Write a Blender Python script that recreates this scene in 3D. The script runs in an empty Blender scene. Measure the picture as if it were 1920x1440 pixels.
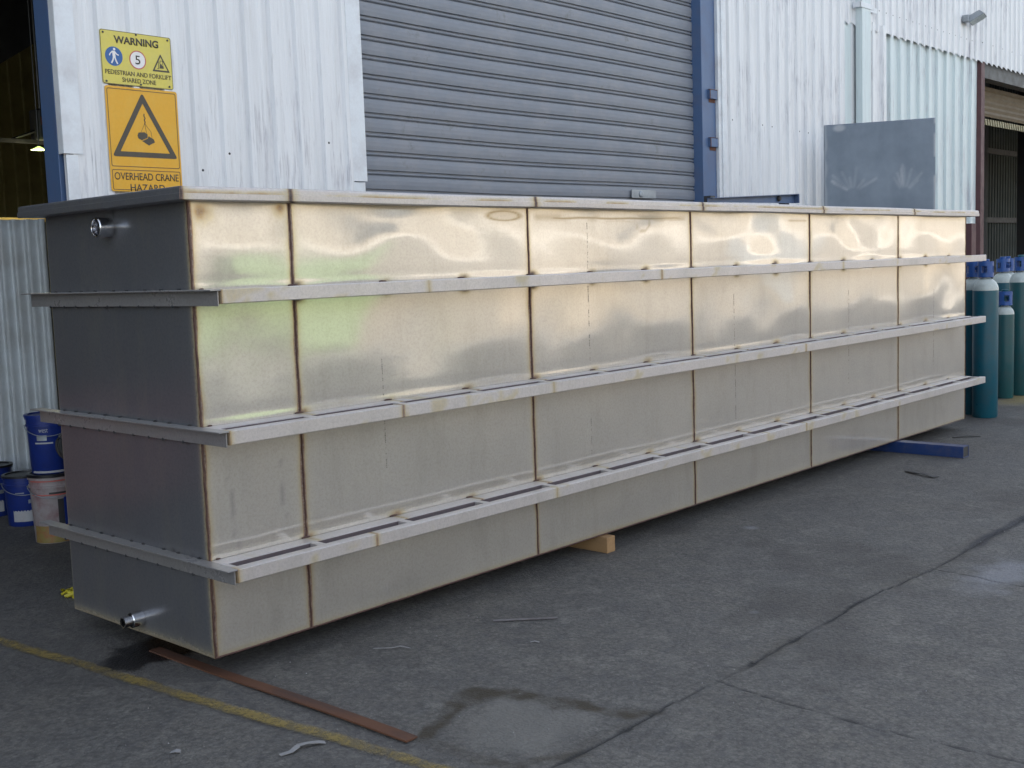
import bpy, bmesh, math, random
import numpy as np
from mathutils import Vector, Matrix
random.seed(7)
rng = np.random.RandomState(11)
sc = bpy.context.scene
R = math.radians

# ------------------------------------------------------------------ camera, sky, sun, exposure
cam_d = bpy.data.cameras.new("camera")
cam_d.sensor_width = 36.0
cam_d.lens = 36.0 * 2153.0 / 1920.0
cam_d.clip_start = 0.05
cam_d.clip_end = 2000
cam = bpy.data.objects.new("camera", cam_d)
sc.collection.objects.link(cam)
FW = Vector((0.7359538, 0.66917172, -0.102865)).normalized()
RT = Vector((0.6696752, -0.74184268, -0.03470697)).normalized()
UP = RT.cross(FW).normalized()
m = Matrix(((RT.x, UP.x, -FW.x, -2.68428), (RT.y, UP.y, -FW.y, -4.22982), (RT.z, UP.z, -FW.z, 1.75269), (0, 0, 0, 1)))
cam.matrix_world = m
sc.camera = cam

SUN_EL, SUN_AZ = 28.0, 15.0        # azimuth measured from +Y towards +X: the sun stands behind the factory
world = bpy.data.worlds.new("World")
sc.world = world
world.use_nodes = True
wn = world.node_tree
bg = wn.nodes["Background"]
sky = wn.nodes.new("ShaderNodeTexSky")
sky.sky_type = 'NISHITA'
sky.sun_disc = False
sky.sun_elevation = R(SUN_EL)
sky.sun_rotation = R(SUN_AZ)
sky.air_density = 1.0
sky.dust_density = 2.0
sky.ozone_density = 1.0
hs = wn.nodes.new("ShaderNodeHueSaturation")
hs.inputs["Saturation"].default_value = 0.48
wn.links.new(sky.outputs[0], hs.inputs["Color"])
wn.links.new(hs.outputs[0], bg.inputs[0])
bg.inputs[1].default_value = 0.15
sun_d = bpy.data.lights.new("sun", 'SUN')
sun_d.energy = 2.5
sun_d.angle = R(0.53)
sun_d.color = (1.0, 0.94, 0.84)
sun = bpy.data.objects.new("sun", sun_d)
sc.collection.objects.link(sun)
sdir = Vector((math.sin(R(SUN_AZ)) * math.cos(R(SUN_EL)), math.cos(R(SUN_AZ)) * math.cos(R(SUN_EL)), math.sin(R(SUN_EL))))
sun.rotation_euler = sdir.to_track_quat('Z', 'Y').to_euler()
sc.view_settings.view_transform = 'Standard'
sc.view_settings.look = 'None'
sc.view_settings.exposure = 1.75
sc.view_settings.gamma = 1.0

# ------------------------------------------------------------------ object helpers
def link(o, parent=None):
    sc.collection.objects.link(o)
    if parent is not None:
        o.parent = parent
    return o

def tag(o, label=None, cat=None, group=None, kind=None):
    if label: o["label"] = label
    if cat: o["category"] = cat
    if group: o["group"] = group
    if kind: o["kind"] = kind
    return o

def thing(name, label, cat, loc=(0, 0, 0), group=None):
    o = bpy.data.objects.new(name, None)
    o.empty_display_size = 0.1
    o.location = loc
    link(o)
    return tag(o, label, cat, group)

class MB:
    """collects geometry for ONE mesh object"""
    def __init__(s):
        s.v, s.f, s.mi = [], [], []
    def add(s, vs, fs, mi=0):
        b = len(s.v)
        s.v += [tuple(v) for v in vs]
        s.f += [tuple(b + i for i in f) for f in fs]
        s.mi += [mi] * len(fs)
        return s
    def box(s, x0, x1, y0, y1, z0, z1, mi=0, M=None):
        vs = [Vector((x, y, z)) for x in (x0, x1) for y in (y0, y1) for z in (z0, z1)]
        if M is not None: vs = [M @ v for v in vs]
        s.add(vs, [(0, 1, 3, 2), (4, 6, 7, 5), (0, 4, 5, 1), (2, 3, 7, 6), (0, 2, 6, 4), (1, 5, 7, 3)], mi)
        return s
    def prism(s, pts, a, b, axis='z', mi=0, M=None):
        """closed 2-D outline extruded from a to b along axis"""
        n = len(pts)
        def mk(p, t):
            return {'z': (p[0], p[1], t), 'y': (p[0], t, p[1]), 'x': (t, p[0], p[1])}[axis]
        vs = [Vector(mk(p, a)) for p in pts] + [Vector(mk(p, b)) for p in pts]
        if M is not None: vs = [M @ v for v in vs]
        fs = [(i, (i + 1) % n, n + (i + 1) % n, n + i) for i in range(n)]
        fs += [tuple(reversed(range(n))), tuple(range(n, 2 * n))]
        s.add(vs, fs, mi)
        return s
    def lathe(s, prof, seg=32, mi=0, M=None, cap=True):
        """prof = [(r, z)...] about Z"""
        vs, fs = [], []
        for r, z in prof:
            for k in range(seg):
                a = 2 * math.pi * k / seg
                vs.append(Vector((r * math.cos(a), r * math.sin(a), z)))
        for i in range(len(prof) - 1):
            for k in range(seg):
                k2 = (k + 1) % seg
                fs.append((i * seg + k, i * seg + k2, (i + 1) * seg + k2, (i + 1) * seg + k))
        if cap:
            fs.append(tuple(reversed(range(seg))))
            fs.append(tuple((len(prof) - 1) * seg + k for k in range(seg)))
        if M is not None: vs = [M @ v for v in vs]
        s.add(vs, fs, mi)
        return s
    def tube(s, pts, r, seg=8, mi=0):
        pts = [Vector(p) for p in pts]
        rs = r if isinstance(r, (list, tuple)) else [r] * len(pts)
        vs, fs = [], []
        for i, p in enumerate(pts):
            t = (pts[min(i + 1, len(pts) - 1)] - pts[max(i - 1, 0)]).normalized()
            ref = Vector((0, 0, 1)) if abs(t.z) < 0.9 else Vector((1, 0, 0))
            a = t.cross(ref).normalized(); b = t.cross(a)
            for k in range(seg):
                an = 2 * math.pi * k / seg
                vs.append(p + (a * math.cos(an) + b * math.sin(an)) * rs[i])
        for i in range(len(pts) - 1):
            for k in range(seg):
                k2 = (k + 1) % seg
                fs.append((i * seg + k, i * seg + k2, (i + 1) * seg + k2, (i + 1) * seg + k))
        fs.append(tuple(range(seg))); fs.append(tuple((len(pts) - 1) * seg + k for k in reversed(range(seg))))
        s.add(vs, fs, mi)
        return s
    def build(s, name, mats, parent=None, smooth=False, bevel=0.0, solid=0.0, loc=None):
        me = bpy.data.meshes.new(name)
        me.from_pydata(s.v, [], s.f)
        if not isinstance(mats, (list, tuple)): mats = [mats]
        for mt in mats: me.materials.append(mt)
        me.polygons.foreach_set("material_index", s.mi)
        bm = bmesh.new(); bm.from_mesh(me)
        bmesh.ops.recalc_face_normals(bm, faces=bm.faces)
        bm.to_mesh(me); bm.free()
        if smooth:
            me.polygons.foreach_set("use_smooth", [True] * len(me.polygons))
            try: me.set_sharp_from_angle(angle=R(35))
            except Exception: pass
        o = bpy.data.objects.new(name, me)
        if loc is not None: o.location = loc
        link(o, parent)
        if solid:
            md = o.modifiers.new("solid", 'SOLIDIFY'); md.thickness = solid; md.offset = 0
        if bevel:
            md = o.modifiers.new("bevel", 'BEVEL'); md.width = bevel; md.segments = 2; md.limit_method = 'ANGLE'; md.angle_limit = R(40)
        return o

def split_build(mb, name, mats, parent=None, **kw):
    """every loose piece collected in mb becomes an object of its own"""
    par = list(range(len(mb.v)))
    def find(i):
        while par[i] != i: par[i] = par[par[i]]; i = par[i]
        return i
    for f in mb.f:
        r0 = find(f[0])
        for k in f[1:]: par[find(k)] = r0
    groups = {}
    for f, mi in zip(mb.f, mb.mi): groups.setdefault(find(f[0]), []).append((f, mi))
    out = []
    for g in groups.values():
        ids = sorted({i for f, _ in g for i in f}); remap = {i: k for k, i in enumerate(ids)}
        m2 = MB(); m2.v = [mb.v[i] for i in ids]
        m2.f = [tuple(remap[i] for i in f) for f, _ in g]; m2.mi = [mi for _, mi in g]
        out.append(m2.build(name, mats, parent, **kw))
    return out

def grid_obj(name, X, Y, Z, mat, parent=None, attrs=None, smooth=True, solid=0.0):
    """X, Y, Z: (n, m) arrays"""
    n, k = X.shape
    me = bpy.data.meshes.new(name)
    co = np.stack([X, Y, Z], -1).reshape(-1, 3).astype(np.float32)
    idx = np.arange(n * k).reshape(n, k)
    q = np.stack([idx[:-1, :-1], idx[1:, :-1], idx[1:, 1:], idx[:-1, 1:]], -1).reshape(-1, 4)
    me.vertices.add(len(co)); me.vertices.foreach_set("co", co.ravel())
    me.loops.add(q.size); me.loops.foreach_set("vertex_index", q.ravel().astype(np.int32))
    me.polygons.add(len(q)); me.polygons.foreach_set("loop_start", np.arange(0, q.size, 4, dtype=np.int32))
    try: me.polygons.foreach_set("loop_total", np.full(len(q), 4, dtype=np.int32))
    except Exception: pass
    me.update(calc_edges=True)
    me.polygons.foreach_set("use_smooth", np.full(len(q), bool(smooth)))
    for an, av in (attrs or {}).items():
        a = me.attributes.new(an, 'FLOAT', 'POINT')
        a.data.foreach_set("value", av.astype(np.float32).ravel())
    me.materials.append(mat)
    me.validate()
    o = bpy.data.objects.new(name, me)
    link(o, parent)
    if solid:
        md = o.modifiers.new("solid", 'SOLIDIFY'); md.thickness = solid; md.offset = -1
    return o

def copy_tree(o, parent=None):
    c = o.copy(); sc.collection.objects.link(c); c.parent = parent
    for ch in list(o.children): copy_tree(ch, c)
    return c

# value noise in numpy
_T = rng.rand(256, 256)
def vnoise(x, y, s=1.0, o=0):
    x = np.asarray(x) * s + 37.3 * o; y = np.asarray(y) * s + 91.7 * o
    xi = np.floor(x).astype(int); yi = np.floor(y).astype(int)
    fx = x - xi; fy = y - yi
    fx = fx * fx * (3 - 2 * fx); fy = fy * fy * (3 - 2 * fy)
    g = lambda a, b: _T[a % 256, b % 256]
    return (g(xi, yi) * (1 - fx) + g(xi + 1, yi) * fx) * (1 - fy) + (g(xi, yi + 1) * (1 - fx) + g(xi + 1, yi + 1) * fx) * fy
def fbm(x, y, s=1.0, o=0, n=4):
    t = 0; a = 0.5
    for i in range(n): t = t + a * vnoise(x, y, s * 2 ** i, o + i); a *= 0.5
    return t / (1 - 0.5 ** n)
def dist_poly(X, Y, pts):
    d = np.full(X.shape, 1e9)
    for (x0, y0), (x1, y1) in zip(pts[:-1], pts[1:]):
        dx, dy = x1 - x0, y1 - y0
        t = np.clip(((X - x0) * dx + (Y - y0) * dy) / (dx * dx + dy * dy + 1e-12), 0, 1)
        d = np.minimum(d, np.hypot(X - x0 - t * dx, Y - y0 - t * dy))
    return d
def sstep(a, b, x):
    t = np.clip((x - a) / (b - a), 0, 1); return t * t * (3 - 2 * t)

# ------------------------------------------------------------------ material helpers
def new_mat(name):
    mt = bpy.data.materials.new(name); mt.use_nodes = True
    nt = mt.node_tree
    return mt, nt, nt.nodes["Principled BSDF"]
def N(nt, typ, **kw):
    n = nt.nodes.new(typ)
    for k, v in kw.items():
        if k in n.inputs.keys(): n.inputs[k].default_value = v
        else: setattr(n, k, v)
    return n
def coords(nt, scale=(1, 1, 1), rot=(0, 0, 0)):
    tc = nt.nodes.new("ShaderNodeTexCoord")
    mp = nt.nodes.new("ShaderNodeMapping")
    mp.inputs["Scale"].default_value = scale
    mp.inputs["Rotation"].default_value = rot
    nt.links.new(tc.outputs["Object"], mp.inputs[0])
    return mp.outputs[0]
def noise(nt, scale, detail=4, rough=0.6, vec=None, stretch=(1, 1, 1)):
    n = N(nt, "ShaderNodeTexNoise"); n.inputs["Scale"].default_value = scale
    n.inputs["Detail"].default_value = detail; n.inputs["Roughness"].default_value = rough
    nt.links.new(vec if vec is not None else coords(nt, stretch), n.inputs["Vector"])
    return n.outputs["Fac"]
def ramp(nt, fac, stops):
    r = nt.nodes.new("ShaderNodeValToRGB")
    e = r.color_ramp.elements
    while len(e) < len(stops): e.new(0.5)
    for i, (p, c) in enumerate(stops):
        e[i].position = p
        e[i].color = (c, c, c, 1) if isinstance(c, (int, float)) else (*c, 1)
    nt.links.new(fac, r.inputs[0])
    return r.outputs[0]
def mixc(nt, fac, a, b, mode='MIX'):
    mx = nt.nodes.new("ShaderNodeMix"); mx.data_type = 'RGBA'; mx.blend_type = mode
    for sock, v in ((mx.inputs["Factor"], fac), (mx.inputs[6], a), (mx.inputs[7], b)):
        if isinstance(v, (int, float)): sock.default_value = v
        elif isinstance(v, tuple): sock.default_value = (*v, 1)
        else: nt.links.new(v, sock)
    return mx.outputs[2]
def math_(nt, op, a, b=0.0, clamp=False):
    n = nt.nodes.new("ShaderNodeMath"); n.operation = op; n.use_clamp = clamp
    for i, v in enumerate((a, b)):
        if isinstance(v, (int, float)): n.inputs[i].default_value = v
        else: nt.links.new(v, n.inputs[i])
    return n.outputs[0]
def bump(nt, bs, h, strength=0.3, dist=0.01):
    b = nt.nodes.new("ShaderNodeBump"); b.inputs["Strength"].default_value = strength
    b.inputs["Distance"].default_value = dist
    nt.links.new(h, b.inputs["Height"]); nt.links.new(b.outputs[0], bs.inputs["Normal"])
def attr(nt, name):
    a = nt.nodes.new("ShaderNodeAttribute"); a.attribute_name = name
    return a.outputs["Fac"]

def paint(name, col, rough=0.5, dirt=(0.12, 0.08, 0.05), amount=0.35, scale=6, metallic=0.0, fine=60, bstr=0.1, spec=0.5, stretch=(1, 1, 1)):
    mt, nt, b = new_mat(name)
    n1 = noise(nt, scale, 5, 0.65, stretch=stretch)
    f = ramp(nt, n1, [(0.45, 0.0), (0.75, amount)])
    n2 = noise(nt, fine, 3, 0.6)
    base = mixc(nt, ramp(nt, n2, [(0.3, 0.0), (0.7, 0.14)]), col, tuple(c * 0.6 for c in col))
    c = mixc(nt, f, base, dirt)
    nt.links.new(c, b.inputs["Base Color"])
    nt.links.new(ramp(nt, n1, [(0.3, rough * 0.85), (0.8, min(1, rough * 1.3))]), b.inputs["Roughness"])
    b.inputs["Metallic"].default_value = metallic
    b.inputs["Specular IOR Level"].default_value = spec
    bump(nt, b, n2, bstr, 0.002)
    return mt

def steel(name, base=(0.60, 0.565, 0.50), r1=0.20, r2=0.50, mixf=0.45, r3=None, mix3=0.0):
    """mill-finish stainless: sharp and wide lobes, heat tint from the 'tint' attribute, burn soot from 'burn'"""
    mt, nt, b = new_mat(name)
    out = nt.nodes["Material Output"]
    b2 = nt.nodes.new("ShaderNodeBsdfPrincipled")
    tint = attr(nt, "tint"); burn = attr(nt, "burn"); oil = attr(nt, "oil")
    nz = noise(nt, 3.0, 6, 0.7)
    nf = noise(nt, 220, 2, 0.5)
    nb = noise(nt, 1.2, 5, 0.6)
    c0 = mixc(nt, ramp(nt, nz, [(0.35, 0.0), (0.7, 0.22)]), base, tuple(x * 0.72 for x in base))
    c0 = mixc(nt, ramp(nt, nb, [(0.4, 0.0), (0.7, 0.12)]), c0, (0.55, 0.50, 0.40))
    c0 = mixc(nt, ramp(nt, nf, [(0.35, 0.0), (0.7, 0.14)]), c0, tuple(x * 0.6 for x in base))
    t2 = math_(nt, 'ADD', tint, math_(nt, 'MULTIPLY', math_(nt, 'SUBTRACT', noise(nt, 30, 3, 0.6), 0.5), math_(nt, 'MULTIPLY', tint, 0.8)), True)
    tc = ramp(nt, t2, [(0.0, base), (0.18, (0.60, 0.53, 0.37)), (0.38, (0.46, 0.34, 0.20)), (0.60, (0.27, 0.175, 0.13)), (0.85, (0.125, 0.08, 0.07)), (1.0, (0.09, 0.06, 0.06))])
    c1 = mixc(nt, ramp(nt, t2, [(0.0, 0.0), (0.15, 0.7), (0.35, 1.0)]), c0, tc)
    grain = noise(nt, 75, 3, 0.75)
    c1 = mixc(nt, ramp(nt, grain, [(0.35, 0.30), (0.55, 0.0)]), c1, tuple(x * 0.62 for x in base))
    smear = noise(nt, 5.0, 6, 0.75, stretch=(1.0, 1.0, 0.28))
    c1 = mixc(nt, ramp(nt, smear, [(0.50, 0.0), (0.72, 0.28)]), c1, (0.40, 0.385, 0.33))
    c1 = mixc(nt, burn, c1, (0.025, 0.02, 0.02))
    c1 = mixc(nt, oil, c1, (0.26, 0.20, 0.09))
    for bb in (b, b2):
        nt.links.new(c1, bb.inputs["Base Color"])
        nt.links.new(math_(nt, 'SUBTRACT', 1.0, math_(nt, 'MULTIPLY', math_(nt, 'ADD', t2, burn, True), 0.75), True), bb.inputs["Metallic"])
    rr = ramp(nt, nz, [(0.3, r1 * 0.8), (0.7, r1 * 1.25)])
    nt.links.new(math_(nt, 'ADD', rr, math_(nt, 'MULTIPLY', t2, 0.35)), b.inputs["Roughness"])
    b2.inputs["Roughness"].default_value = r2
    nh = noise(nt, 8, 4, 0.55)
    for bb in (b, b2):
        bn = nt.nodes.new("ShaderNodeBump"); bn.inputs["Strength"].default_value = 0.06; bn.inputs["Distance"].default_value = 0.006
        nt.links.new(nh, bn.inputs["Height"]); nt.links.new(bn.outputs[0], bb.inputs["Normal"])
    ms = nt.nodes.new("ShaderNodeMixShader"); ms.inputs[0].default_value = mixf
    nt.links.new(b.outputs[0], ms.inputs[1]); nt.links.new(b2.outputs[0], ms.inputs[2])
    if r3 is not None:
        b3 = nt.nodes.new("ShaderNodeBsdfPrincipled")
        nt.links.new(c1, b3.inputs["Base Color"]); b3.inputs["Roughness"].default_value = r3
        for l in list(nt.links):
            if l.to_node == b2 and l.to_socket.name in ("Metallic", "Normal"):
                nt.links.new(l.from_socket, b3.inputs[l.to_socket.name])
        m3 = nt.nodes.new("ShaderNodeMixShader"); m3.inputs[0].default_value = mix3
        nt.links.new(ms.outputs[0], m3.inputs[1]); nt.links.new(b3.outputs[0], m3.inputs[2])
        nt.links.new(m3.outputs[0], out.inputs[0])
    else:
        nt.links.new(ms.outputs[0], out.inputs[0])
    return mt

# cladding: weathered off-white paint on ribbed steel
def cladding_mat(name, col, dirtcol=(0.34, 0.33, 0.38), amount=0.5):
    mt, nt, b = new_mat(name)
    st = noise(nt, 9.0, 6, 0.7, stretch=(2.2, 2.2, 0.06))
    st2 = noise(nt, 26.0, 4, 0.7, stretch=(2.0, 2.0, 0.12))
    bl = noise(nt, 1.7, 5, 0.62, stretch=(1, 1, 0.55))
    fine = noise(nt, 130, 2, 0.5)
    c = mixc(nt, ramp(nt, st, [(0.42, 0.0), (0.75, amount)]), col, tuple(0.72 * a + 0.0 for a in col))
    c = mixc(nt, ramp(nt, st2, [(0.55, 0.0), (0.8, amount * 0.7)]), c, (0.50, 0.47, 0.42))
    c = mixc(nt, ramp(nt, math_(nt, 'MULTIPLY', bl, st2), [(0.27, 0.0), (0.42, 0.8)]), c, dirtcol)
    c = mixc(nt, ramp(nt, fine, [(0.3, 0.0), (0.8, 0.10)]), c, (0.4, 0.4, 0.42))
    nt.links.new(c, b.inputs["Base Color"])
    b.inputs["Roughness"].default_value = 0.42
    bump(nt, b, bl, 0.25, 0.01)
    return mt

M = {}
M['clad'] = cladding_mat("white_cladding", (0.75, 0.76, 0.775), amount=0.6)
M['clad_low'] = cladding_mat("pale_blue_cladding", (0.60, 0.68, 0.69), amount=0.5)
M['trim'] = paint("white_trim", (0.70, 0.73, 0.76), 0.45, (0.35, 0.30, 0.30), 0.4, 5)
M['blue'] = paint("blue_column_paint", (0.070, 0.125, 0.245), 0.42, (0.12, 0.10, 0.12), 0.35, 5)
M['beam_blue'] = paint("blue_beam_paint", (0.012, 0.036, 0.135), 0.40, (0.10, 0.09, 0.10), 0.45, 9)
M['rust'] = paint("rust", (0.115, 0.045, 0.025), 0.8, (0.05, 0.03, 0.025), 0.6, 14, bstr=0.4)
M['rustbar'] = paint("rusty_bar", (0.115, 0.048, 0.024), 0.8, (0.045, 0.032, 0.03), 0.95, 7, bstr=0.4, stretch=(1, 0.3, 1))
M['redpaint'] = paint("faded_red_paint", (0.10, 0.042, 0.045), 0.6, (0.06, 0.04, 0.04), 0.6, 6)
M['darkmetal'] = paint("dark_metal", (0.035, 0.037, 0.04), 0.5, (0.05, 0.03, 0.02), 0.5, 8)
M['galv'] = paint("galvanised", (0.34, 0.37, 0.40), 0.45, (0.20, 0.20, 0.20), 0.5, 7, metallic=0.6)
M['wood'] = paint("timber", (0.34, 0.205, 0.095), 0.75, (0.16, 0.10, 0.06), 0.6, 10, stretch=(1, 0.15, 1), bstr=0.3)
M['interior'] = paint("interior_cladding", (0.36, 0.31, 0.13), 0.7, (0.05, 0.05, 0.03), 0.5, 2)
M['interior_g'] = paint("interior_green_cladding", (0.038, 0.048, 0.043), 0.7, (0.05, 0.05, 0.04), 0.5, 2)
M['roofmat'] = paint("roof_sheet", (0.08, 0.08, 0.08), 0.8, (0.04, 0.04, 0.04), 0.5, 2)
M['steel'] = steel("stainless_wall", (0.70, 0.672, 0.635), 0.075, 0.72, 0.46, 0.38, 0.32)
M['steel_end'] = steel("stainless_end_shaded", (0.30, 0.31, 0.335), 0.20, 0.7, 0.62)  # same stainless as the front, shade of the end put into the colour
M['steel_rail'] = steel("stainless_rail", (0.70, 0.665, 0.655), 0.36, 0.8, 0.70)
M['slotshade'] = paint("brown_slot_shade", (0.15, 0.12, 0.125), 0.55, (0.08, 0.06, 0.06), 0.5, 8, metallic=0.3)  # brown slot sides with the shade of the slots put into the colour
M['steel_endrail'] = steel('stainless_end_rail', (0.46, 0.45, 0.45), 0.3, 0.8, 0.7)  # rail stainless darkened in colour for the shaded end
M['weld'] = paint("weld_bead", (0.085, 0.045, 0.04), 0.5, (0.20, 0.13, 0.08), 0.5, 40, metallic=0.5, bstr=0.5)
M['polished'] = paint("polished_pipe", (0.72, 0.72, 0.74), 0.16, (0.3, 0.3, 0.3), 0.25, 20, metallic=1.0, bstr=0.03)
M['black'] = paint("black_plastic", (0.012, 0.012, 0.014), 0.35, (0.05, 0.05, 0.05), 0.3, 10)

# ------------------------------------------------------------------ GROUND
def axis(segs):
    out = []
    for a, b, st in segs:
        n = max(1, int(round((b - a) / st)))
        out += list(np.linspace(a, b, n, endpoint=False))
    return out + [segs[-1][1]]
gx = np.array(axis([(-60, -10, 5), (-10, -1.2, 0.25), (-1.2, 4.2, 0.0125), (4.2, 9.5, 0.03), (9.5, 14, 0.1), (14, 30, 0.8), (30, 90, 6)]))
gy = np.array(axis([(-90, -12, 6), (-12, -3.2, 0.3), (-3.2, 0.9, 0.0125), (0.9, 2.4, 0.03), (2.4, 14, 0.3), (14, 60, 6)]))
GX, GY = np.meshgrid(gx, gy, indexing='ij')
wob = (fbm(GX, GY, 3.0, 3) - 0.5) * 0.10
joint = [(-8, -1.55), (-1.5, -1.53), (0.25, -1.70), (0.86, -1.70), (1.54, -1.72), (2.2, -1.715), (2.9, -1.70), (3.5, -1.745), (4.9, -1.755), (12, -1.78)]
cross = [(1.30, -1.70), (1.25, -2.0), (1.215, -2.4), (1.235, -2.8), (1.26, -3.4), (1.2, -6)]
cross2 = [(3.47, -1.74), (3.43, -2.0), (3.39, -2.1), (3.38, -2.6), (3.3, -5)]
cross3 = [(0.86, -1.70), (0.775, -1.56), (0.73, -1.41)]
hair = [(0.16, -1.62), (0.10, -1.9), (0.2, -2.5)]
dj = dist_poly(GX + wob * 0.35, GY + wob * 0.5, joint)
dc = np.minimum(dist_poly(GX + wob * 0.5, GY + wob * 0.3, cross), dist_poly(GX + wob * 0.5, GY, cross2))
dc = np.minimum(dc, dist_poly(GX + wob * 0.5, GY, hair))
wj = 0.004 + 0.013 * fbm(GX, GY, 2.5, 9) ** 1.5 + 0.012 * sstep(0.62, 0.78, fbm(GX, GY, 5, 21))
gap = sstep(0.30, 0.42, fbm(GX, GY, 1.8, 33))
crack = (1 - sstep(wj * 0.5, wj * 1.25, dj)) * (0.45 + 0.55 * gap)
crack = np.maximum(crack, (1 - sstep(0.002, 0.008, dc)) * 0.75)
# filled stripe of dark tar along the joint, right of the picture
tar = (1 - sstep(0.02, 0.05, np.abs(GY + 1.752 + wob * 0.6))) * sstep(3.85, 4.15, GX + wob * 2) * 0.85
arc = [(0.124, -1.155), (0.28, -1.11), (0.447, -1.017), (0.589, -1.015), (0.643, -1.115), (0.682, -1.254), (0.729, -1.41), (0.775, -1.562), (0.856, -1.695)]
arc2 = [(0.124, -1.155), (0.13, -1.318), (0.124, -1.459), (0.164, -1.60), (0.4, -1.70)]
w2 = (fbm(GX, GY, 7, 5) - 0.5)
da = dist_poly(GX + w2 * 0.10, GY + w2 * 0.10, arc)
da2 = dist_poly(GX + w2 * 0.08, GY + w2 * 0.08, arc2)
thick = 0.035 + 0.035 * sstep(0.3, 0.55, GX) * (1 - sstep(-1.15, -1.35, GY) * 0) * np.where(GY > -1.25, 1, 0.35)
stain = np.maximum((1 - sstep(thick * 0.5, thick * 1.25, da)) * 0.85, (1 - sstep(0.012, 0.045, da2)) * 0.55)
stain = np.maximum(stain, (1 - sstep(0.01, 0.10, dj)) * 0.35 * sstep(0.4, 0.6, fbm(GX, GY, 3, 41)))
stain *= 0.45 + 0.75 * sstep(0.36, 0.60, fbm(GX, GY, 14, 51))
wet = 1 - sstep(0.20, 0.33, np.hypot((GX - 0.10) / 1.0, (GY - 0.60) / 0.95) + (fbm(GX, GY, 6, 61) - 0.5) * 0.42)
oil = sstep(0.63, 0.72, fbm(GX, GY, 1.1, 71)) * 0.35
oil = np.maximum(oil, (1 - sstep(0.02, 0.06, np.hypot((GX - 2.6), (GY + 1.5)) + w2 * 0.1)) * 0.5)
under = 0.0
chalk = (1 - sstep(0.05, 0.22, np.hypot((GX - 3.55) * 0.4, (GY + 2.1)) + w2 * 0.2)) * 0.5
chalk = np.maximum(chalk, (1 - sstep(0.0, 0.10, np.hypot((GX - 8.6) * 0.25, (GY + 0.75)) + w2 * 0.12)) * 0.8)
chalk = np.maximum(chalk, (1 - sstep(0.0, 0.07, np.hypot((GX - 3.76), (GY + 0.43)) + w2 * 0.08)) * 0.6)
chalk = np.maximum(chalk, (1 - sstep(0.0, 0.05, np.hypot((GX - 2.2), (GY + 1.36)) + w2 * 0.06)) * 0.3)
light = (1 - sstep(0.12, 0.32, np.hypot((GX - 0.46), (GY + 1.38)) + w2 * 0.2)) * 0.6
straw = (1 - sstep(0.2, 0.5, np.hypot((GX - 11.3) * 0.5, (GY - 0.2)) + w2 * 0.3)) * 0.9
GZ = -0.007 * crack + (fbm(GX, GY, 1.3, 81) - 0.5) * 0.006 * np.where((np.abs(GX) < 12) & (GY > -4) & (GY < 2), 1, 0)
mt, nt, b = new_mat("asphalt")
agg = N(nt, "ShaderNodeTexVoronoi"); agg.inputs["Scale"].default_value = 95
nt.links.new(coords(nt), agg.inputs["Vector"])
sp = noise(nt, 150, 3, 0.7)
big = noise(nt, 1.1, 6, 0.62)
mid = noise(nt, 7.0, 5, 0.7)
c = mixc(nt, ramp(nt, big, [(0.32, 0.0), (0.68, 1.0)]), (0.108, 0.105, 0.100), (0.155, 0.144, 0.126))
c = mixc(nt, ramp(nt, mid, [(0.35, 0.45), (0.62, 0.0)]), c, (0.066, 0.065, 0.064))
c = mixc(nt, ramp(nt, agg.outputs["Distance"], [(0.05, 0.35), (0.35, 0.0)]), c, (0.17, 0.165, 0.155))
c = mixc(nt, ramp(nt, sp, [(0.56, 0.0), (0.70, 0.75)]), c, (0.025, 0.026, 0.03))
c = mixc(nt, ramp(nt, noise(nt, 60, 2, 0.8), [(0.66, 0.0), (0.76, 0.6)]), c, (0.26, 0.255, 0.24))
c = mixc(nt, ramp(nt, noise(nt, 38, 5, 0.85), [(0.40, 0.60), (0.52, 0.0)]), c, (0.066, 0.064, 0.063))
c = mixc(nt, ramp(nt, noise(nt, 26, 5, 0.85), [(0.54, 0.0), (0.68, 0.65)]), c, (0.205, 0.195, 0.175))
c = mixc(nt, ramp(nt, noise(nt, 2.3, 6, 0.75, stretch=(1, 0.35, 1)), [(0.50, 0.0), (0.72, 0.5)]), c, (0.060, 0.058, 0.060))
c = mixc(nt, ramp(nt, noise(nt, 8.0, 8, 0.8), [(0.38, 0.7), (0.5, 0.0)]), c, (0.085, 0.084, 0.084))
c = mixc(nt, ramp(nt, noise(nt, 5.5, 8, 0.82), [(0.52, 0.0), (0.66, 0.55)]), c, (0.225, 0.215, 0.192))
v2 = N(nt, "ShaderNodeTexVoronoi"); v2.inputs["Scale"].default_value = 48; nt.links.new(coords(nt), v2.inputs["Vector"])
c = mixc(nt, ramp(nt, v2.outputs["Distance"], [(0.10, 0.40), (0.24, 0.0)]), c, (0.24, 0.23, 0.205))
c = mixc(nt, ramp(nt, v2.outputs["Distance"], [(0.55, 0.0), (0.75, 0.42)]), c, (0.045, 0.043, 0.042))
c = mixc(nt, attr(nt, "light"), c, (0.17, 0.165, 0.15))
c = mixc(nt, attr(nt, "oil"), c, (0.035, 0.03, 0.028))
c = mixc(nt, attr(nt, "stain"), c, (0.042, 0.034, 0.022))
c = mixc(nt, attr(nt, "chalk"), c, (0.26, 0.27, 0.30))
c = mixc(nt, attr(nt, "straw"), c, (0.20, 0.16, 0.06))
c = mixc(nt, attr(nt, "tar"), c, (0.015, 0.016, 0.024))
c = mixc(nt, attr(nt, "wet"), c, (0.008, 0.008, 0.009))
c = mixc(nt, attr(nt, "crack"), c, (0.010, 0.010, 0.011))
nt.links.new(c, b.inputs["Base Color"])
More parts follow.
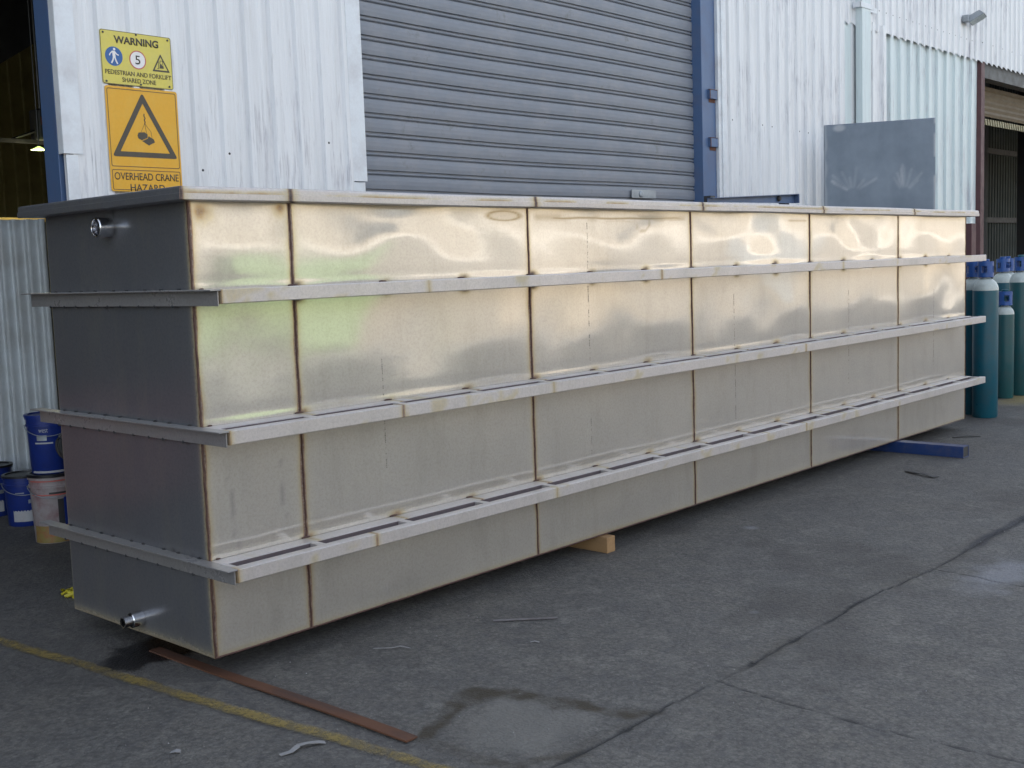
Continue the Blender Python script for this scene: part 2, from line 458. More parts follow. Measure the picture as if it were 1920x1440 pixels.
nt.links.new(mixc(nt, attr(nt, "wet"), ramp(nt, big, [(0.3, 0.62), (0.7, 0.85)]), (0.32, 0.32, 0.32)), b.inputs["Roughness"])
hh = math_(nt, 'ADD', math_(nt, 'MULTIPLY', agg.outputs["Distance"], -0.7), math_(nt, 'ADD', sp, math_(nt, 'MULTIPLY', mid, 0.8)))
bump(nt, b, math_(nt, 'ADD', hh, math_(nt, 'MULTIPLY', v2.outputs['Distance'], -0.7)), 0.7, 0.007)
ground = grid_obj("ground", GX, GY, GZ, mt, None, dict(crack=crack, tar=tar, stain=np.clip(stain, 0, 1), wet=wet, oil=np.clip(oil, 0, 1), chalk=chalk, light=light, straw=straw))
tag(ground, "grey weathered asphalt yard with cracks and stains", None, kind="structure")

# worn yellow painted line: thin sheet just above the asphalt
def line_mat():
    mt, nt, b = new_mat("worn_yellow_paint")
    n1 = noise(nt, 55, 4, 0.75); n2 = noise(nt, 5, 4, 0.6)
    edge = attr(nt, "edge")
    s = math_(nt, 'ADD', math_(nt, 'MULTIPLY', n1, 0.65), math_(nt, 'MULTIPLY', n2, 0.5))
    s = math_(nt, 'ADD', s, math_(nt, 'MULTIPLY', edge, 0.45))
    al = ramp(nt, s, [(0.52, 0.78), (0.78, 0.0)])
    nt.links.new(al, b.inputs["Alpha"])
    nt.links.new(mixc(nt, ramp(nt, n2, [(0.4, 0.0), (0.7, 0.6)]), (0.27, 0.20, 0.06), (0.17, 0.135, 0.07)), b.inputs["Base Color"])
    b.inputs["Roughness"].default_value = 0.7
    return mt
ys = np.linspace(-3.4, 2.0, 220)
cx = np.interp(ys, [-3.4, -1.4, -0.85, -0.3, 0.5, 1.35, 2.0], [-0.02, -0.025, -0.085, -0.16, -0.245, -0.345, -0.42])
tt = np.linspace(-1, 1, 13)
LX = cx[:, None] + tt[None, :] * 0.050 + (vnoise(ys[:, None] * 8, tt[None, :] * 0, 1, 2) - 0.5) * 0.012
LY = np.repeat(ys[:, None], 13, 1)
pl = grid_obj("painted_line", LX, LY, np.full(LX.shape, 0.0075), line_mat(), None, dict(edge=np.repeat(np.abs(tt)[None, :] ** 3, len(ys), 0)))
tag(pl, "worn yellow painted line across the asphalt", None, kind="structure")

# ------------------------------------------------------------------ STEEL TANK
TL, TW, Z0, Z1 = 8.55, 1.256, 0.10, 2.068
SEAMS = [0.52, 2.14, 3.765, 5.40, 7.00]
RIBS = [0.535, 1.1155, 1.6965]
tank = thing("steel_tank", "long open-topped stainless steel tank with welded stiffener rails, standing on the asphalt", "tank", (0, 0, 0))

def fine_axis(a, b, coarse, centres, fine=0.004, reach=0.05):
    xs = set(np.round(np.arange(a, b, coarse), 5)) | {round(b, 5), round(a, 5)}
    for c_ in centres:
        for d in np.arange(-reach, reach + 1e-6, fine):
            if a <= c_ + d <= b: xs.add(round(float(c_ + d), 5))
    xs = np.array(sorted(xs)); keep = [xs[0]]
    for v in xs[1:]:
        if v - keep[-1] > 0.002: keep.append(v)
    keep[-1] = b
    return np.array(keep)

def front_fields(X, Z):
    edges = [0.0] + SEAMS + [TL]
    zr = [Z0] + [r - 0.03 for r in RIBS] + [Z1]
    D = np.zeros(X.shape)
    rr = np.random.RandomState(5)
    for i in range(len(edges) - 1):
        for j in range(4):
            a, b_ = edges[i], edges[i + 1]; c0, c1 = zr[j], zr[j + 1]
            u = np.clip((X - a) / (b_ - a), 0, 1); v = np.clip((Z - c0) / (c1 - c0), 0, 1)
            ins = (X >= a) & (X <= b_) & (Z >= c0) & (Z <= c1)
            win = (np.sin(math.pi * u) ** 0.9) * (np.sin(math.pi * v) ** 0.9)
            amp = (0.0035, 0.0035, 0.0085, 0.0070)[j] * (0.7 if i == 0 else 1.0)
            ph = rr.rand(8) * 6.28; nx = 1.0 + rr.rand(4) * 1.2
            f = 0.8 * np.sin(nx[0] * math.pi * u + ph[0]) \
                + 0.35 * np.sin(2.0 * nx[1] * math.pi * u + ph[1]) * np.cos(math.pi * v * 1.1 + ph[2]) \
                + 0.10 * np.sin(5.0 * nx[2] * u * (b_ - a) + ph[3]) * np.sin(5 * v + ph[5])
            if (i, j) == (0, 3): f = 1.1 + 0.0 * u
            if (i, j) == (0, 2): f = -1.1 + 0.2 * np.sin(3 * v)
            if (i, j) == (1, 2): f = 0.55 * np.sin(2 * math.pi * 1.25 * u + 1.2) + 0.15 * np.sin(9 * u)
            if (i, j) == (1, 3): f = f + 0.3
            D += np.where(ins, win * f * amp, 0)
    # slight lip above each rail where the sheet was pulled by stitch welds
    for r in RIBS:
        D += -0.0010 * np.exp(-((Z - r - 0.035) / 0.022) ** 2) * (0.5 + 0.5 * vnoise(X, Z * 0, 1.2, 3))
    tint = np.zeros(X.shape); burn = np.zeros(X.shape)
    for s_ in [0.0] + SEAMS + [TL]:
        w = 0.45 + 1.05 * fbm(X * 0 + s_ * 7, Z, 4, 7)
        jit = (vnoise(Z * 9, Z * 0 + s_, 1, 4) - 0.5) * 0.008
        d = np.abs(X - s_ - jit)
        core = np.exp(-(d / (0.0140 * w)) ** 4) * 0.82
        halo = np.exp(-(d / (0.024 * w))) * 0.42
        tint = np.maximum(tint, np.maximum(core, halo))
    for r in RIBS:                       # heat marks of the stitch welds above and below each rail
        for k in range(17):
            xs_ = 0.0 + 0.52 + (k - 1) * 0.5425 + 0.02
            for dz in (0.004, -0.064):
                d = np.hypot((X - xs_) / 1.9, Z - r - dz)
                a_ = 0.35 + 0.6 * ((k * 7 + int(r * 10)) % 5) / 4
                tint = np.maximum(tint, np.exp(-(d / 0.017)) * 0.75 * a_)
                burn = np.maximum(burn, np.exp(-(d / 0.015) ** 2) * a_ * 0.85 * (1 if r > 1.5 else 0.45))
    bot = np.abs(Z - Z0)
    tint = np.maximum(tint, np.exp(-bot / 0.022) * 0.42 * (0.6 + 0.5 * fbm(X, Z, 2, 8)))
    top = np.abs(Z - Z1)
    tint = np.maximum(tint, np.exp(-top / 0.030) * 0.30 * (0.3 + 0.9 * fbm(X, Z * 0, 1.2, 12)))
    tint = np.maximum(tint, np.exp(-np.hypot((X - 0.06) / 1.2, (Z - 2.02) / 1) / 0.035) * 0.62)
    tint = np.maximum(tint, np.exp(-np.hypot((X - 0.47) / 1.0, (Z - 2.04) / 1) / 0.030) * 0.60)
    # dried coolant drips under the rim, third panel
    o_ = np.zeros(X.shape)
    line = np.exp(-((Z - 2.012 - (vnoise(X, X * 0, 6, 5) - 0.5) * 0.012 - (fbm(X, Z, 2, 5) - 0.5) * 0.02) / 0.006) ** 2) * sstep(2.20, 2.24, X) * (1 - sstep(3.66, 3.72, X)) * sstep(0.35, 0.5, fbm(X, X * 0, 3, 55))
    o_ = np.maximum(o_, line * 0.8)
    line2 = sstep(0.52, 0.60, fbm(X, Z * 5, 2.2, 15)) * (1 - sstep(0.0, 0.035, np.abs(Z - 2.015))) * sstep(2.18, 2.22, X) * (1 - sstep(3.68, 3.73, X))
    o_ = np.maximum(o_, line2 * 0.42)
    ring = np.abs(np.hypot((X - 3.23) / 1.0, (Z - 1.995) / 0.8) - 0.075)
    o_ = np.maximum(o_, np.exp(-(ring / 0.008) ** 2) * 0.45 * (Z < 2.01))
    blob = np.hypot((X - 1.95) / 0.13, (Z - 2.02) / 0.026)
    o_ = np.maximum(o_, np.exp(-((blob - 1) / 0.18) ** 2) * 0.6 + (blob < 1) * 0.22)
    o_ = np.maximum(o_, np.exp(-((Z - 2.01) / 0.008) ** 2) * sstep(5.05, 5.1, X) * (1 - sstep(5.34, 5.37, X)) * 0.5)
    # scuffs on the lower left panels
    for sx, sz, ln in [(0.13, 0.72, 0.17), (0.16, 0.60, 0.05), (0.40, 0.80, 0.16), (4.15, 1.50, 0.05)]:
        d = np.hypot((X - sx + (Z - sz) * 0.12 - 0.012 * np.sin((Z - sz) * 22)) / 0.0055, (Z - sz) / ln)
        burn = np.maximum(burn, np.exp(-d ** 4) * 0.38)
    return D, np.clip(tint, 0, 1), np.clip(burn, 0, 1), np.clip(o_, 0, 1)

xa = fine_axis(0, TL, 0.022, [0.0] + SEAMS + [TL], 0.004, 0.05)
za = fine_axis(Z0, Z1, 0.018, [Z0, Z1 - 0.05] + [r for r in RIBS] + [r - 0.06 for r in RIBS], 0.004, 0.03)
FX, FZ = np.meshgrid(xa, za, indexing='ij')
D, ti, bu, oi = front_fields(FX, FZ)
fp = grid_obj("front_panel", FX, -D, FZ, M['steel'], tank, dict(tint=ti, burn=bu, oil=oi), solid=0.004)

ya = fine_axis(0, TW, 0.02, [0.0, TW], 0.004, 0.04)
EY, EZ = np.meshgrid(ya, za, indexing='ij')
ED = np.sin(math.pi * EY / TW) * (0.003 * np.sin(EZ * 5 + 1) + 0.002 * np.sin(EY * 6 + EZ * 3))
et = np.maximum(np.exp(-EY / 0.016) * 0.72, np.exp(-(TW - EY) / 0.008) * 0.15)
et = np.maximum(et, np.exp(-(EZ - Z0) / 0.03) * 0.3)
eb = np.zeros(EY.shape)
rr = np.random.RandomState(3)
for r in RIBS:
    for k in range(8):
        yy = 0.10 + k * 0.155 + rr.rand() * 0.05
        for dz in (0.006, -0.072):
            a_ = rr.rand() ** 1.5
            eb = np.maximum(eb, np.exp(-(np.hypot((EY - yy) / 1.6, EZ - r - dz) / 0.016) ** 2) * a_)
    for k in range(3):
        yy = rr.rand() * TW
        eb = np.maximum(eb, np.exp(-((EY - yy) / 0.005) ** 2) * np.exp(-((EZ - r - 0.05) / 0.045) ** 2) * 0.35)
eb = np.maximum(eb, np.exp(-(np.hypot((EY - 0.60) / 0.8, (EZ - 1.975)) / 0.05) ** 2) * 0.9)
eb = np.maximum(eb, np.exp(-(np.hypot((EY - 0.60) / 0.5, (EZ - 2.045)) / 0.05) ** 2) * 0.8)
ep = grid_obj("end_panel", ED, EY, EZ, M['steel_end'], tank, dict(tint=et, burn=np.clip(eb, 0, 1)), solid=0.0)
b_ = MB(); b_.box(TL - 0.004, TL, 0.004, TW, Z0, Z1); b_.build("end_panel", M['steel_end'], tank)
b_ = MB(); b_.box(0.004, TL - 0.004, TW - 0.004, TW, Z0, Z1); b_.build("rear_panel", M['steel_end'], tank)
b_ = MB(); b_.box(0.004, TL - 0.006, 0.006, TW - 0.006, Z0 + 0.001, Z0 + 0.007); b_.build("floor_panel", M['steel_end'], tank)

# vertical weld beads (and the near corner bead)
for i, s_ in enumerate([0.0] + SEAMS + [TL]):
    pts, rad = [], []
    z = Z0 + 0.003
    while z < Z1 - 0.004:
        dd = front_fields(np.array([[s_]]), np.array([[z]]))[0][0, 0] if False else 0.0
        pts.append((s_ + (random.random() - 0.5) * 0.004, -0.0005 - dd, z)); rad.append(0.0034 + random.random() * 0.002)
        z += 0.022
    MB().tube(pts, rad, 6).build("weld_seam", M['weld'], tank, smooth=True)
pts = [(x, -0.001 + 0.002 * (random.random() - 0.5), Z0 + 0.003 + 0.002 * random.random()) for x in np.arange(0.0, TL, 0.05)]
MB().tube(pts, 0.0045, 6).build("weld_seam", M['weld'], tank, smooth=True)

# rim: swept section with heat tinted joints
prof = [(-0.028, 2.064), (0.030, 2.064), (0.0905, 2.064), (0.0935, 2.066), (0.0945, 2.090), (0.0900, 2.0915), (0.0900, 2.110), (0.0870, 2.117), (0.0800, 2.1200), (-0.028, 2.1200), (-0.028, 2.064)]
JO = [0.004, 0.542, 2.158, 3.79, 5.431, 7.072]
def rim_run(t, side, t0, t1):
    """points on one side of the rectangular rim; t along the side"""
    X = np.zeros((len(t), len(prof))); Y = X.copy(); Z = X.copy(); tn = X.copy(); bn = X.copy()
    for j, (o_, z) in enumerate(prof):
        lo, hi = t0 - o_, t1 + o_
        tt_ = lo + (t - t0) / (t1 - t0) * (hi - lo)
        if side == 'front': X[:, j], Y[:, j] = tt_, -o_
        if side == 'back': X[:, j], Y[:, j] = tt_, TW + o_
        if side == 'left': X[:, j], Y[:, j] = -o_, tt_
        if side == 'right': X[:, j], Y[:, j] = TL + o_, tt_
        Z[:, j] = z + (0.0015 * np.sin(t * 3.1) if side in ('front',) else 0)
        if side == 'front':
            for q in JO:
                d = np.abs(t - q + (vnoise(t * 0 + q * 9, z * 60 + t * 0, 1, 2) - 0.5) * 0.012)
                tn[:, j] = np.maximum(tn[:, j], np.maximum(np.exp(-(d / 0.014) ** 2) * 0.85, np.exp(-(d / 0.035)) * 0.36))
                bn[:, j] = np.maximum(bn[:, j], np.exp(-(d / 0.009) ** 2) * 0.5)
            tn[:, j] = np.maximum(tn[:, j], np.where((z > 2.0905) & (z < 2.0925), 0.34 * sstep(0.4, 0.6, fbm(t, t * 0, 4, 5)) + 0.05, 0))
            tn[:, j] = np.maximum(tn[:, j], np.exp(-np.abs(t + 0.06) / 0.05) * 0.35)
        if side == 'left':
            d = np.abs(t - 0.10)
            bn[:, j] = np.maximum(bn[:, j], np.exp(-(d / 0.010) ** 2) * 0.3)
    return X, Y, Z, tn, bn
tf = fine_axis(0, TL, 0.03, JO, 0.005, 0.06)
for side, t, a, b2 in (('front', tf, 0, TL), ('back', np.linspace(0, TL, 60), 0, TL), ('left', np.linspace(0, TW, 60), 0, TW), ('right', np.linspace(0, TW, 20), 0, TW)):
    X, Y, Z, tn, bn = rim_run(t, side, a, b2)
    o = grid_obj("rim_rail", X, Y, Z, M['steel_rail'] if side != 'left' else M['steel_end'], tank, dict(tint=tn, burn=bn), smooth=False)

# front stiffeners: inner rail, outer rail, stitches between them
def rail_box(nm, x0, x1, y0, y1, z0, z1, marks=(), mat=None, parent=None, ends=True, dents=0.0):
    xs = fine_axis(x0, x1, 0.04, marks, 0.005, 0.04)
    c_ = 0.0035
    pr = [(y1, z0), (y0 + c_, z0), (y0, z0 + c_), (y0, (z0 + z1) / 2), (y0, z1 - c_), (y0 + c_, z1), (y1, z1), (y1, z0)]
    X = np.repeat(xs[:, None], len(pr), 1); Y = np.array([[p[0] for p in pr]] * len(xs)); Z = np.array([[p[1] for p in pr]] * len(xs))
    Y = Y + (vnoise(X, X * 0, 0.9, 6) - 0.5) * dents; Z = Z + (vnoise(X, X * 0, 0.7, 16) - 0.5) * dents
    tn = np.zeros(X.shape)
    for q in marks:
        tn = np.maximum(tn, np.exp(-((X - q) / 0.010) ** 2) * 0.75 * (0.6 + 0.4 * math.sin(q * 9)))
        tn = np.maximum(tn, np.exp(-np.abs(X - q) / 0.022) * 0.30)
    tn = np.maximum(tn, sstep(0.60, 0.75, fbm(X, Z, 9, 5)) * 0.2)
    g = grid_obj(nm, X, Y, Z, mat or M['steel_rail'], parent, dict(tint=tn), smooth=False)
    if ends:
        me = g.data; bm = bmesh.new(); bm.from_mesh(me)
        be = [e for e in bm.edges if e.is_boundary]
        bmesh.ops.remove_doubles(bm, verts=bm.verts, dist=1e-5)
        be = [e for e in bm.edges if e.is_boundary]
        bmesh.ops.holes_fill(bm, edges=be, sides=0)
        bmesh.ops.recalc_face_normals(bm, faces=bm.faces)
        bm.to_mesh(me); bm.free()
    return g
XR = TL - 0.09
for ri, r in enumerate(RIBS):
    rib = bpy.data.objects.new("stiffener", None); link(rib, tank)
    marks_o = [-0.012] + ([2.055, 4.9] if ri < 2 else [5.5, 3.1]) + [0.75 + ri * 0.2]
    rail_box("outer_rail", -0.012, XR, -0.228, -0.176, r - 0.060, r, marks_o, parent=rib, dents=0.004)
    rail_box("inner_rail", 0.002, XR, -0.092, -0.006, r - 0.058, r - 0.002, [0.52 + k * 0.5425 for k in range(15)], parent=rib)
    sp_ = MB()
    for k in range(16):
        xs_ = 0.47 + 0.5375 * k
        if xs_ > XR - 0.03: break
        sp_.box(xs_ - 0.004, xs_ + 0.036, -0.1765, -0.0915, r - 0.059, r - 0.005)
    sp_.box(XR - 0.045, XR - 0.002, -0.1765, -0.0915, r - 0.059, r - 0.005)
    sp_.box(0.004, 0.03, -0.1765, -0.0915, r - 0.059, r - 0.005)
    split_build(sp_, "spacer_plate", M['steel_rail'], rib)
    MB().prism([(-0.0925, r - 0.006), (-0.0955, r - 0.006), (-0.0955, r - 0.0558), (-0.1755, r - 0.0558), (-0.1755, r - 0.0588), (-0.0925, r - 0.0588)], 0.031, XR - 0.046, 'x').build("slot_shade", M['slotshade'], rib)  # dark strip added inside the slots to paint in their shade
    bd = MB()                                   # stitch weld beads on top
    for k in range(16):
        x_ = 0.52 + k * 0.5425 - 0.03
        if x_ > XR: break
        bd.tube([(x_ + d, -0.004, r + 0.001) for d in (0, 0.015, 0.03, 0.045)], [0.003, 0.006, 0.005, 0.003], 6)
        if k % 2: bd.tube([(x_ + d, -0.004, r - 0.062) for d in (0, 0.015, 0.03)], [0.003, 0.006, 0.003], 6)
    bd.tube([(0.03 + d, -0.004, r + 0.001) for d in (0, 0.01, 0.02)], [0.003, 0.005, 0.003], 6)
    split_build(bd, "weld_bead", M['weld'], rib, smooth=True)
    # end angle on the left face: lip on top, web hanging under it; it overruns both corners
    e = MB()
    e.box(-0.062, -0.002, -0.224, TW + 0.19, r - 0.006, r)
    e.box(-0.024, -0.018, -0.216, TW + 0.166, r - 0.068, r - 0.0065)
    e.box(-0.018, -0.004, 0.0, TW, r - 0.068, r - 0.058)
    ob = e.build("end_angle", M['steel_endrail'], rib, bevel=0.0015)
    bb_ = MB()
    for k in range(9):
        y_ = 0.06 + 0.14 * k + random.random() * 0.04
        bb_.tube([(-0.006, y_ + d, r + 0.002) for d in (0, 0.012, 0.024)], [0.003, 0.0065, 0.003], 6)
        bb_.tube([(-0.021, y_ + d + 0.03, r - 0.069) for d in (0, 0.012, 0.024)], [0.003, 0.008, 0.003], 6)
    split_build(bb_, "tack_weld", M['darkmetal'], rib, smooth=True)

# pipe sockets on the left end
def socket(y, z, r, ln, inner=True):
    s_ = bpy.data.objects.new("pipe_socket", None); s_.location = (0, y, z); link(s_, tank)
    Mx = Matrix.Rotation(R(-90), 4, 'Y')
    pr = [(r * 0.82, 0.0), (r, 0.0), (r, ln - 0.004), (r - 0.004, ln), (r * 0.85, ln), (r * 0.82, ln - 0.003), (r * 0.82, 0.002)]
    MB().lathe(pr, 36, M=Mx, cap=False).build("socket_ring", M['polished'], s_, smooth=True)
    return s_
s1 = socket(0.635, 1.985, 0.045, 0.075)
s2 = socket(0.60, 0.175, 0.036, 0.06)
MB().lathe([(0.020, 0.0), (0.026, 0.0), (0.026, 0.098), (0.020, 0.098), (0.020, 0.0)], 28, M=Matrix.Rotation(R(-90), 4, 'Y'), cap=False).build("nipple", M['polished'], s2, smooth=True)

# factory stamp lines printed down the sheet
def stamp_marks():
    mb = MB(); rs = np.random.RandomState(2)
    for x, za_, zb_ in [(1.03, 0.78, 1.32), (2.665, 1.12, 1.99), (2.655, 0.50, 0.83), (4.296, 0.62, 1.50), (6.05, 0.7, 1.45), (0.02 + 7.75, 0.7, 1.4)]:
        z = za_
        while z < zb_:
            if any(abs(z - r + 0.03) < 0.045 for r in RIBS): z += 0.01; continue
            h = 0.004 + rs.rand() * 0.006
            D_ = front_fields(np.array([[x]]), np.array([[z]]))[0][0, 0]
            if rs.rand() < 0.8:
                w = 0.0012 + rs.rand() * 0.0022
                mb.box(x - w, x + w, -D_ - 0.0012, -D_ - 0.0004, z, z + h)
            z += h + 0.003 + (0.02 if rs.rand() < 0.15 else 0)
    return mb
M['ink'] = paint('grey_ink', (0.20, 0.19, 0.18), 0.6)
tag(stamp_marks().build("printed_marks", M['ink'], tank), kind='stuff')

# ------------------------------------------------------------------ things under and around the tank
t = thing("steel_beam", "blue painted square hollow beam lying crosswise under the far end of the tank", "beam", (6.99, 0, 0))
mb = MB()
w, th, h = 0.062, 0.006, 0.097
o = MB().prism([(-w, 0.001), (w, 0.001), (w, h), (-w, h)], -0.60, 1.3, 'y')
mb = MB()
mb.box(-w, -w + th, -0.60, 1.3, 0.001, h); mb.box(w - th, w, -0.60, 1.3, 0.001, h)
mb.box(-w + th, w - th, -0.60, 1.3, h - th, h); mb.box(-w + th, w - th, -0.60, 1.3, 0.001, 0.001 + th)
mb.build("beam_body", M['beam_blue'], t, bevel=0.002)
MB().box(-w + 0.006, w - 0.006, -0.596, -0.592, 0.007, h - 0.006).build("end_web", M['darkmetal'], t)

o = MB().box(-0.04, 0.04, -0.06, 1.25, 0.0, 0.098).build("timber_block", M['wood'], None, bevel=0.004, loc=(2.745, 0, 0))
tag(o, "pale sawn timber block sticking out from under the middle of the tank", "timber")
o = MB().box(-0.05, 0.05, 0.55, 1.15, 0.0, 0.098).build("timber_block", M['wood'], None, bevel=0.004, loc=(0.35, 0, 0))
tag(o, "dark timber block hidden in shade beneath the near end of the tank", "timber")
MBb = MB(); n_ = 24
L_, W_ = 1.745, 0.029
for k in range(n_):
    a0, a1 = -L_ / 2 + L_ * k / n_, -L_ / 2 + L_ * (k + 1) / n_
    z0_, z1_ = 0.0015 + 0.004 * math.sin(k * 0.25), 0.0015 + 0.004 * math.sin((k + 1) * 0.25)
    MBb.add([(-W_, a0, z0_), (W_, a0, z0_), (W_, a0, z0_ + 0.007), (-W_, a0, z0_ + 0.007), (-W_, a1, z1_), (W_, a1, z1_), (W_, a1, z1_ + 0.007), (-W_, a1, z1_ + 0.007)],
            [(0, 4, 5, 1), (1, 5, 6, 2), (2, 6, 7, 3), (3, 7, 4, 0)] + ([(0, 1, 2, 3)] if k == 0 else []) + ([(4, 7, 6, 5)] if k == n_ - 1 else []))
o = MBb.build("flat_bar", M['rustbar'], None, loc=(0.068, -0.275, 0.004))
o.rotation_euler = (0, 0, R(1.0))
tag(o, "long rusty flat steel bar lying on the asphalt below the near corner of the tank", "steel bar")

# scraps on the asphalt
def scrap(name, label, cat, pts, w, mat, th=0.0015, lift=0.004, taper=False, loc_mid=True):
    P = [Vector((x, y, z + lift)) for x, y, z in pts]
    c_ = sum(P, Vector()) / len(P); c_.z = 0
    vs, fs = [], []
    for i, p in enumerate(P):
        d = (P[min(i + 1, len(P) - 1)] - P[max(i - 1, 0)]); d.z = 0; d.normalize()
        nrm = Vector((-d.y, d.x, 0))
        ww = w * (0.3 + 0.9 * random.random()) if taper else w
        q = p - c_ + (nrm * w * (random.random() - 0.5) if taper else Vector((0, 0, 0)))
        vs += [q - nrm * ww, q + nrm * ww, q + nrm * ww + Vector((0, 0, th)), q - nrm * ww + Vector((0, 0, th))]
    for i in range(len(P) - 1):
        b0, b1 = 4 * i, 4 * i + 4
        for k in range(4): fs.append((b0 + k, b0 + (k + 1) % 4, b1 + (k + 1) % 4, b1 + k))
    fs += [(0, 1, 2, 3), (4 * len(P) - 1, 4 * len(P) - 2, 4 * len(P) - 3, 4 * len(P) - 4)]
    o = MB().add(vs, fs).build(name, mat, None, loc=c_)
    return tag(o, label, cat)
M['paper'] = paint("grey_white_scrap", (0.27, 0.27, 0.275), 0.6, (0.2, 0.18, 0.16), 0.5, 30)
M['scrapsteel'] = paint("scrap_steel", (0.22, 0.21, 0.23), 0.4, (0.1, 0.08, 0.07), 0.5, 20, metallic=0.7)
scrap("metal_strip", "short flat grey metal strip lying on the asphalt in front of the tank", "metal scrap", [(1.322, -0.407, 0), (1.40, -0.49, 0.002), (1.47, -0.56, 0.001), (1.547, -0.632, 0)], 0.011, M['scrapsteel'], 0.003)
scrap("metal_offcut", "thin curled pale metal offcut on the asphalt between the tank corner and the rusty bar", "metal scrap", [(0.687, -0.236, 0), (0.71, -0.27, 0.003), (0.745, -0.30, 0.001), (0.775, -0.325, 0.006), (0.796, -0.373, 0)], 0.004, M['paper'], 0.002, taper=True)
scrap("paper_scrap", "torn whitish strip of paper on the asphalt by the yellow line at the bottom edge", "litter", [(-0.302, -0.855, 0), (-0.262, -0.866, 0.004), (-0.235, -0.865, 0.010), (-0.215, -0.855, 0.008), (-0.185, -0.872, 0.012), (-0.15, -0.893, 0.006), (-0.13, -0.903, 0.002)], 0.013, M['paper'], taper=True)
scrap("paper_scrap", "tiny grey scrap of paper on the asphalt left of the yellow line", "litter", [(-0.535, -0.505, 0), (-0.525, -0.52, 0.004), (-0.510, -0.530, 0.001)], 0.012, M['paper'], taper=True)
scrap("metal_offcut", "dark curved offcut lying on the asphalt right of the blue beam", "metal scrap", [(6.13, -0.44, 0), (6.08, -0.53, 0.008), (6.03, -0.63, 0.012), (5.99, -0.75, 0.002)], 0.030, M['darkmetal'], 0.003, taper=True)
scrap("metal_offcut", "dark offcut lying near the far tank corner in front of the gas bottles", "metal scrap", [(7.95, -0.12, 0), (8.05, -0.2, 0.01), (8.13, -0.30, 0)], 0.02, M['darkmetal'], 0.003, taper=True)
scrap("cable_tie", "bent grey twig-like offcut on open asphalt between tank and crack", "metal scrap", [(1.19, -0.765, 0), (1.205, -0.78, 0.003), (1.215, -0.80, 0)], 0.006, M['paper'], taper=True)
rs = np.random.RandomState(21)
gm = MB()
for k in range(260):
    x_, y_ = rs.uniform(-0.9, 7.5), rs.uniform(-2.6, 0.0)
    s_ = rs.uniform(0.0015, 0.0045)
    gm.add([(x_ - s_, y_ - s_ * 0.6, 0.003), (x_ + s_, y_ - s_ * 0.4, 0.003), (x_ + s_ * 0.3, y_ + s_, 0.003), (x_, y_, 0.003 + s_ * 1.3)], [(0, 1, 3), (1, 2, 3), (2, 0, 3), (0, 2, 1)])
o = gm.build("grit", M['paper'], None); tag(o, "fine pale grit and chips scattered over the asphalt", "grit", kind="stuff")
yr = MB(); rs = np.random.RandomState(8)
for k in range(16):
    a_ = rs.rand() * 6.28; r_ = rs.rand() * 0.07
    x_, y_ = r_ * math.cos(a_) * 0.7, r_ * math.sin(a_) * 1.3
    yr.tube([(x_, y_, 0.006 + rs.rand() * 0.02), (x_ + rs.uniform(-.04, .04), y_ + rs.uniform(-.04, .04), 0.03), (x_ + rs.uniform(-.05, .05), y_ + rs.uniform(-.05, .05), 0.01)], 0.008, 6)
M['yellow'] = paint("yellow_plastic", (0.55, 0.47, 0.03), 0.5, (0.2, 0.15, 0.03), 0.4, 20)
o = yr.build("yellow_rope", M['yellow'], None, smooth=True, loc=(0.29, 1.84, 0.0)); tag(o, "small tangle of yellow rope on the ground at the rear left corner of the tank", "rope")

# leaning sheet of steel behind the far end
mt, nt, b = new_mat("scratched_plate")
nz = noise(nt, 2.2, 5, 0.6); ns = noise(nt, 7.0, 6, 0.75, stretch=(1, 1, 0.25))
c = mixc(nt, ramp(nt, nz, [(0.35, 0.0), (0.7, 1.0)]), (0.135, 0.165, 0.205), (0.19, 0.225, 0.27))
hand = attr(nt, "scuff")
c = mixc(nt, hand, c, (0.42, 0.43, 0.45))
nt.links.new(c, b.inputs["Base Color"]); b.inputs["Metallic"].default_value = 0.35
nt.links.new(ramp(nt, ns, [(0.3, 0.35), (0.7, 0.6)]), b.inputs["Roughness"])
sx = np.linspace(0, 1.13, 90); sz = np.linspace(0, 3.13, 200)
SX, SZ = np.meshgrid(sx, sz, indexing='ij')
sc_ = np.zeros(SX.shape)
rs = np.random.RandomState(4)
for cxx, czz in ((0.30, 2.42), (0.82, 2.40)):
    for k in range(9):
        a_ = R(rs.uniform(20, 160)); l_ = rs.uniform(0.14, 0.27)
        d = dist_poly(SX, SZ, [(cxx + 0.07 * math.cos(a_), czz + 0.04 * math.sin(a_)), (cxx + l_ * math.cos(a_), czz + l_ * math.sin(a_))])
        sc_ = np.maximum(sc_, (1 - sstep(0.002, 0.026, d)) * rs.uniform(0.2, 0.7) * (0.1 + 0.9 * fbm(SX, SZ, 14, 3)))
sc_ = np.maximum(sc_, (1 - sstep(0.0, 0.03, np.abs(SX - 0.03 * vnoise(SX * 0, SZ, 8, 1)))) * 0.4)
sc_ = np.maximum(sc_, (1 - sstep(0.0, 0.03, 1.13 - SX)) * 0.7 * sstep(0.3, 0.5, vnoise(SX * 0, SZ, 9, 4)))
sc_ = np.maximum(sc_, (1 - sstep(0.02, 0.05, np.hypot((SX - 0.16) * 0.6, SZ - 3.09))) * 0.6)
sh = grid_obj("steel_sheet", SX, 0.01 * np.sin(SX * 3), SZ, mt, None, dict(scuff=sc_), solid=0.005)
sh.location = (8.93, 1.67, 0.002)
sh.rotation_euler = (0, 0, math.atan2(0.61 - 1.67, 9.40 - 8.93))
tag(sh, "dark grey steel sheet standing upright behind the far end of the tank", "steel sheet")

